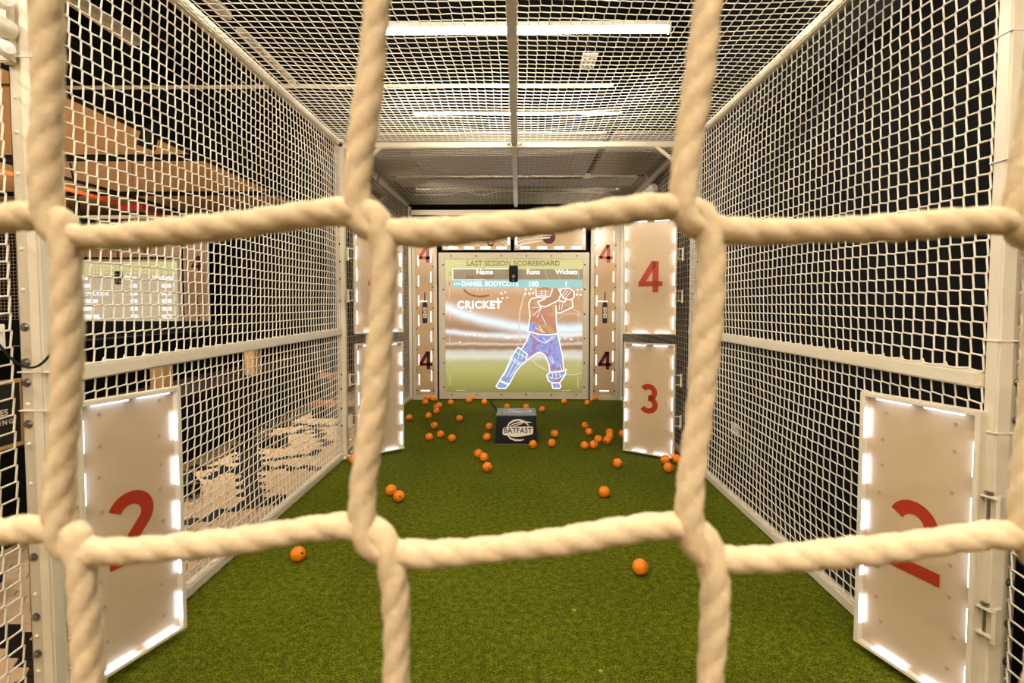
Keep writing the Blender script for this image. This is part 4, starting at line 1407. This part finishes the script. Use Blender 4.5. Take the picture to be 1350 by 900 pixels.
# ================================================================== CEILING TUBES
def batten(x0, x1, y, z, label, m, r=0.018, along='x', drop=1.2, hw=0.022, hm='white_plastic'):
    L = x1 - x0
    root = empty('tube_light', ((x0 + x1) / 2, y, z), label, 'light', 'ceiling tube lights')
    MB().box((-L / 2, -hw, r * 0.8), (L / 2, hw, r * 0.8 + 0.03), 0.003).build('housing', M[hm], root, True)
    MB().tube([(-L / 2 + 0.01, 0, 0), (0, 0, 0), (L / 2 - 0.01, 0, 0)], r, 12).build('tube', m, root, True)
    for s in (-1, 1):
        MB().box((s * L / 2 - 0.008, -hw, -r), (s * L / 2 + 0.008, hw, r * 0.8 + 0.03), 0.003).build('end_cap', M[hm], root, True)
        MB().tube([(s * L / 3, 0, 0.05), (s * L / 3, 0, drop)], 0.003, 5).build('hanger', M['black_plastic'], root)
    if along == 'y':
        root.rotation_euler = (0, 0, PI / 2)
    return root


batten(-0.865, 0.905, 3.27, 2.92, 'bright lit ceiling tube nearest, above the roof net', M['tube'])
batten(-0.90, 0.88, 4.61, 2.90, 'thin dimmer ceiling tube further back above the roof net', M['tube_dim'], 0.009, hw=0.010, hm='grey_metal')
batten(-0.9, 0.9, 0.9, 2.95, 'ceiling tube above the near end of the lane', M['tube_room'])
batten(-1.0, 1.0, -0.7, 2.95, 'ceiling tube behind the near net', M['tube_room'])
batten(-1.0, 1.0, -2.3, 2.95, 'ceiling tube at the room end behind the near net', M['tube_room'])
batten(-3.5, -1.7, 1.0, 2.75, 'added unseen ceiling tube brightening the near tiled floor', M['tube_room'], along='y', drop=0.14)  # added out of view to brighten the tiles
batten(-6.4, -4.6, 1.6, 2.75, 'added unseen ceiling tube lighting the booths end', M['tube_room'], along='y', drop=0.14)  # unseen tube, put in for more light over the booths
batten(-8.4, -6.6, 5.6, 2.75, 'added unseen ceiling tube lighting the neighbouring lane', M['tube_room'], along='y', drop=0.14)  # unseen tube, added to light the far end of the open side
# unlit conduits and rails above the lane
tag(MB().tube([(-3.45, 4.10, 2.93), (0.72, 4.10, 2.93)], 0.014, 10).build('conduit_pipe', M['paint_flat'], None, True), 'long pale conduit crossing above the side net and roof net', 'pipe')
tag(MB().box((-1.78, 2.2, 2.98), (-1.72, 3.25, 3.03), 0.004).build('cable_rail', M['paint_flat']), 'pale cable rail above the roof net corner on the tiled side', 'rail')
tag(MB().box((-1.78, 3.4, 2.98), (-1.73, 4.2, 3.02), 0.004).build('cable_rail', M['paint_flat']), 'shorter pale cable rail further along above the roof net', 'rail')
tag(MB().box((-2.60, 2.2, 3.0), (-2.52, 3.6, 3.05), 0.004).build('cable_rail', M['paint_flat']), 'pale cable rail seen through the tiled-side net', 'rail')
pb = empty('perforated_bracket', (0.47, 3.62, 2.90), 'white perforated bracket plate behind the bright tube', 'bracket')
bmx = MB()
for i in range(3):
    for j in range(4):
        bmx.cyl((-0.03 + i * 0.03, -0.07 + j * 0.05, -0.0035), (-0.03 + i * 0.03, -0.07 + j * 0.05, -0.003), 0.008, n=8)
MB().box((-0.05, -0.10, -0.003), (0.05, 0.11, 0.0)).build('plate', M['white_plastic'], pb)
MB().box((-0.004, -0.004, 0.0), (0.004, 0.004, 1.3)).build('hanger', M['black_plastic'], pb)
bmx.build('punched_hole', M['dark_screw'], pb)

# ================================================================== OPEN SIDE: booths, steps, bags, services
def booth(y0, y1, label):
    root = empty('booth_bench', (-2.65, (y0 + y1) / 2, 0), label, 'bench', 'dark booth benches along the tiled floor')
    L = (y1 - y0) / 2
    MB().box((-0.62, -L, 0.0), (-0.02, L, 0.50), 0.006).build('base', M['green_black'], root)
    MB().box((-0.62, -L, 0.50), (0.0, L, 0.555), 0.01).build('seat', M['dark_oak'], root, True)
    MB().box((-0.72, -L, 0.50), (-0.62, L, 1.0), 0.01).build('backrest', M['green_black'], root, True)
    MB().box((-0.12, -L + 0.02, 0.545), (-0.01, -L + 0.13, 0.83), 0.006).build('armrest', M['wood'], root, True)
    return root


booth(1.4, 3.86, 'dark booth bench nearest, with framed sign')
booth(3.92, 5.25, 'dark booth bench in the middle with pale timber arm')
booth(5.30, 8.20, 'dark booth bench furthest along with pale timber arm')

st = empty('timber_step', (-2.18, 5.95, 0), 'low two-tread timber step unit on the tiled floor', 'step')
MB().box((-0.13, -0.10, 0.0), (0.13, 0.20, 0.13)).build('base', M['black_plastic'], st)
MB().box((-0.14, -0.12, 0.13), (0.14, 0.10, 0.175), 0.004).build('tread', M['oak'], st, True)
MB().box((-0.13, 0.10, 0.13), (0.13, 0.32, 0.42)).build('riser', M['black_plastic'], st)
MB().box((-0.14, 0.08, 0.42), (0.14, 0.34, 0.46), 0.004).build('tread', M['oak'], st, True)

bag = empty('equipment_bag', (-2.30, 3.50, 0), 'low black bag with round end lying on the tiles', 'bag')
bmh = bmesh.new()
bmesh.ops.create_icosphere(bmh, subdivisions=3, radius=1)
for v in bmh.verts:
    n_ = 1 + 0.14 * math.sin(v.co.x * 6 + v.co.z * 4) * math.cos(v.co.y * 7)
    v.co = Vector((v.co.x * 0.15 * n_, v.co.y * 0.10 * n_, max(-0.0, v.co.z * 0.09 * n_ + 0.055)))
MB().bm(bmh).build('body', M['black_plastic'], bag, True)
MB().cyl((0.10, -0.05, 0.055), (0.175, -0.07, 0.055), 0.052, n=18).build('end_cap', M['black_plastic'], bag, True)
MB().lathe([(0.052, 0.0), (0.046, 0.006), (0.036, 0.004)], (0.176, -0.07, 0.055), 'x', 18).build('rim', M['grey_metal'], bag, True)
MB().tube(smooth_path([(-0.13, -0.04, 0.05), (-0.10, -0.12, 0.10), (0.0, -0.13, 0.11), (0.09, -0.08, 0.07)], 0.02), 0.008, 6).build('strap', M['black_plastic'], bag, True)
kb = empty('kit_box', (-2.19, 4.70, 0), 'small black box with an orange sticker on the tiles', 'box')
MB().box((-0.10, -0.08, 0), (0.09, 0.08, 0.08), 0.006).build('body', M['black_plastic'], kb, True)
MB().box((0.03, -0.0815, 0.03), (0.07, -0.080, 0.07)).build('sticker', M['orange_cable'], kb)
sack = empty('bin_sack', (-2.36, 1.95, 0), 'shiny black sack slumped on the tiles at the picture edge', 'bag')
bmh = bmesh.new()
bmesh.ops.create_icosphere(bmh, subdivisions=4, radius=1)
for v in bmh.verts:
    c = v.co.copy()
    n_ = 1 + 0.10 * math.sin(c.x * 9 + c.z * 5) * math.cos(c.y * 8) + 0.06 * math.sin(c.z * 17 + c.x * 13) + 0.05 * math.sin(c.y * 23)
    v.co = Vector((c.x * 0.16 * n_, c.y * 0.34 * n_, max(0.0, 0.10 + c.z * 0.15 * n_)))
MB().bm(bmh).build('body', mat('shiny_black_film', srgb(18, 18, 18), 0.18, noise=0.2), sack, True)
MB().lathe([(0.05, 0.22), (0.022, 0.25), (0.03, 0.28), (0.0, 0.29)], n=12).build('tied_neck', M['black_plastic'], sack, True)

sg = empty('framed_sign', (-2.62, 2.62, 0.56), 'black framed sign with small pale lettering at the picture edge', 'sign')
MB().box((0.0, -0.22, 0.0), (0.012, 0.11, 0.31)).build('panel', M['print_black'], sg)
for lo, hi in (((0, -0.24, -0.02), (0.022, 0.13, 0.0)), ((0, -0.24, 0.31), (0.022, 0.13, 0.33)), ((0, 0.11, 0.0), (0.022, 0.13, 0.31)), ((0, -0.24, 0.0), (0.022, -0.22, 0.31))):
    MB().box(lo, hi, 0.002).build('frame_bar', M['wood'], sg, True)
text('lettering', 'SIXES', 0.045, M['print_white'], sg, (0.0135, -0.01, 0.165), 0.001, rot=(PI / 2, 0, PI / 2))
text('lettering', 'DINING', 0.035, M['print_white'], sg, (0.0135, -0.01, 0.115), 0.0008, rot=(PI / 2, 0, PI / 2), space=1.4)

# neighbouring lane seen through the side net
def nz_text(body, x, z, size, parent, y=-0.004, align='LEFT', bold=0.003):
    return text('lettering', body, size, M['g_white'], parent, (x, y, z), bold, align)


ns = empty('projection_screen', (-8.0, 8.6, 0.6), 'distant screen with a yellow-headed table of white rows, neighbouring lane', 'screen')
M['far_picture'] = glow('projected_far_table', (196, 180, 150), 0.95)
M['far_header'] = glow('projected_far_header', (206, 202, 140), 1.0)
MB().box((0, 0, 0), (2.52, 0.03, 1.40)).build('frame', M['paint_flat'], ns)
for x in (0.03, 2.45):
    MB().box((x, 0.0, -0.61), (x + 0.05, 0.04, 0.02)).build('leg', M['paint_flat'], ns)
MB().box((0.05, -0.004, 0.02), (2.46, 0.0, 1.36)).build('picture', M['far_picture'], ns)
MB().box((0.05, -0.008, 1.16), (2.46, -0.004, 1.36)).build('heading', M['far_header'], ns)
rows = MB()
rr2 = random.Random(3)
nz_text('Name', 0.75, 1.10, 0.10, ns, -0.009)
nz_text('Runs', 1.60, 1.10, 0.10, ns, -0.009)
nz_text('Wickets', 2.05, 1.10, 0.10, ns, -0.009)
nz_text('DANIEL BODYCOTE', 0.42, 0.84, 0.10, ns, -0.009)
for k in range(7):
    z = 0.97 - 0.125 * k
    if k != 1:
        rows.box((0.45, -0.008, z - 0.03), (0.45 + rr2.uniform(0.5, 0.85), -0.004, z + 0.03))
    rows.box((1.68, -0.008, z - 0.03), (1.80, -0.004, z + 0.03))
    rows.box((2.20, -0.008, z - 0.03), (2.36, -0.004, z + 0.03))
rows.build('table_row', M['g_white'], ns)
cb2 = empty('camera_box', (-6.48, 8.585, 1.70), 'small black camera box on the distant screen', 'camera')
MB().box((-0.055, -0.04, -0.11), (0.055, 0.01, 0.11), 0.008).build('housing', M['black_plastic'], cb2, True)
MB().lathe([(0.020, -0.04), (0.022, -0.048), (0.0, -0.046)], (0, 0, -0.03), 'y', 14).build('lens', M['grey_metal'], cb2, True)
pl = pillar(-5.42, -5.02, 'distant tan board with a 4 and bat emblem beside the neighbouring screen', y=8.58, ztop=2.45, upper='maroon_print', lit=False)
hb = empty('header_board', (-8.0, 8.62, 2.04), 'distant tan header board with a red ball above the neighbouring screen', 'board')
MB().box((0.0, 0, 0), (1.46, 0.02, 0.36)).build('board', M['pillar_board'], hb)
MB().box((1.50, 0, 0), (2.52, 0.02, 0.36)).build('board', M['pillar_board'], hb)
MB().poly([(1.95 + 0.08 * math.cos(2 * PI * k / 20), 0.13 + 0.08 * math.sin(2 * PI * k / 20)) for k in range(20)], -0.002).build('ball_print', M['maroon_print'], hb)
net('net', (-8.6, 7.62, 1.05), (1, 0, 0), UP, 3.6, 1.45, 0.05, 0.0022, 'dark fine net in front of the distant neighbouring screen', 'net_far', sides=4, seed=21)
tag(MB().box((-9.0, 7.64, 2.50), (-4.9, 7.68, 2.55)).build('cage_rail', M['paint_flat']), 'distant pale rail above the neighbouring lane net', 'rail')

# services under the soffit
tag(MB().tube(smooth_path([(-4.35, 3.6, 2.36), (-4.4, 4.5, 2.40), (-4.55, 6.0, 2.42), (-4.62, 7.4, 2.40)], 0.2), 0.022, 8).build('conduit_pipe', M['orange_cable'], None, True), 'orange conduit running below the plywood soffit', 'pipe')
tag(MB().tube(smooth_path([(-4.2, 3.6, 2.44), (-4.3, 4.5, 2.47), (-4.42, 6.0, 2.50), (-4.5, 7.4, 2.50)], 0.2), 0.018, 8).build('conduit_pipe', M['black_plastic'], None, True), 'black conduit beside the orange one under the soffit', 'pipe')
tag(MB().box((-4.50, 5.96, 2.335), (-4.22, 6.10, 2.40), 0.006).box((-4.362, 6.02, 2.39), (-4.358, 6.024, 2.91)).build('alarm_box', M['red_box']), 'small red box hanging under the orange conduit', 'box')
for k, (y0, y1, x0) in enumerate(((3.4, 5.1, -5.0), (5.2, 7.2, -5.2))):
    tr = empty('cable_basket', (x0, (y0 + y1) / 2, 2.28), ['grey wire cable basket nearest under the soffit', 'grey wire cable basket further back under the soffit'][k], 'tray', 'wire cable baskets')
    L = (y1 - y0) / 2
    for q in range(7):
        MB().box((-0.15 + q * 0.05, -L, 0), (-0.145 + q * 0.05, L, 0.005)).build('long_wire', M['grey_metal'], tr)
    for q in range(int(L * 2 / 0.08)):
        MB().box((-0.15, -L + q * 0.08, -0.005), (0.155, -L + q * 0.08 + 0.005, 0.0)).build('cross_wire', M['grey_metal'], tr)
yb = empty('wall_bracket', (-2.9, 2.55, 2.03), 'yellow box with pale hinge plate at the picture edge', 'bracket')
MB().box((-0.25, 0.0, -0.09), (-0.02, 0.10, 0.07), 0.005).build('box', mat('yellow_enclosure', srgb(225, 165, 30), 0.5), yb, True)
MB().box((-0.02, -0.005, -0.11), (0.035, 0.006, 0.10), 0.002).build('hinge_plate', M['grey_metal'], yb, True)

# control plate, knob and cable at the near post
cp = empty('control_plate', (-1.56, 1.52, 1.185), 'white plate with black knob beside the riveted near post', 'plate')
MB().box((-0.10, -0.006, -0.038), (0.075, 0.0, 0.036), 0.002).build('plate', M['white_plastic'], cp, True)
MB().lathe([(0.0, -0.03), (0.016, -0.03), (0.018, -0.006), (0.022, -0.004), (0.022, 0.0)], (0.075 - 0.06, 0, 0.0), 'y', 16).build('knob', M['black_plastic'], cp, True)
tag(MB().tube(smooth_path([(-1.545, 1.495, 1.185), (-1.50, 1.50, 1.175), (-1.455, 1.50, 1.125), (-1.42, 1.505, 1.098), (-1.392, 1.52, 1.10), (-1.378, 1.545, 1.135), (-1.378, 1.56, 1.18), (-1.372, 1.57, 1.27), (-1.365, 1.58, 1.36), (-1.385, 1.59, 1.46), (-1.41, 1.60, 1.53)], 0.012), 0.0035, 8).build('black_cable', M['black_plastic'], None, True),
    'thin black cable looping round the near tiled-side post', 'cable')
# socket plate on the black wall
so = empty('wall_socket', (1.617, 3.92, 0.35), 'small white socket plate low on the black wall', 'socket')
MB().box((-0.012, -0.07, -0.045), (0.0, 0.07, 0.045), 0.003).build('plate', M['white_plastic'], so, True)
for y in (-0.03, 0.03):
    MB().box((-0.014, y - 0.012, -0.012), (-0.012, y + 0.012, 0.012)).build('switch', M['white_plastic'], so)

# lettering becomes plain meshes
bpy.context.view_layer.update()
dg = bpy.context.evaluated_depsgraph_get()
for o in [o for o in COL.objects if o.type == 'FONT']:
    me = bpy.data.meshes.new_from_object(o.evaluated_get(dg))
    nm, par, mt = o.name, o.parent, o.matrix_local.copy()
    bpy.data.objects.remove(o)
    link(nm, me, par, mt)
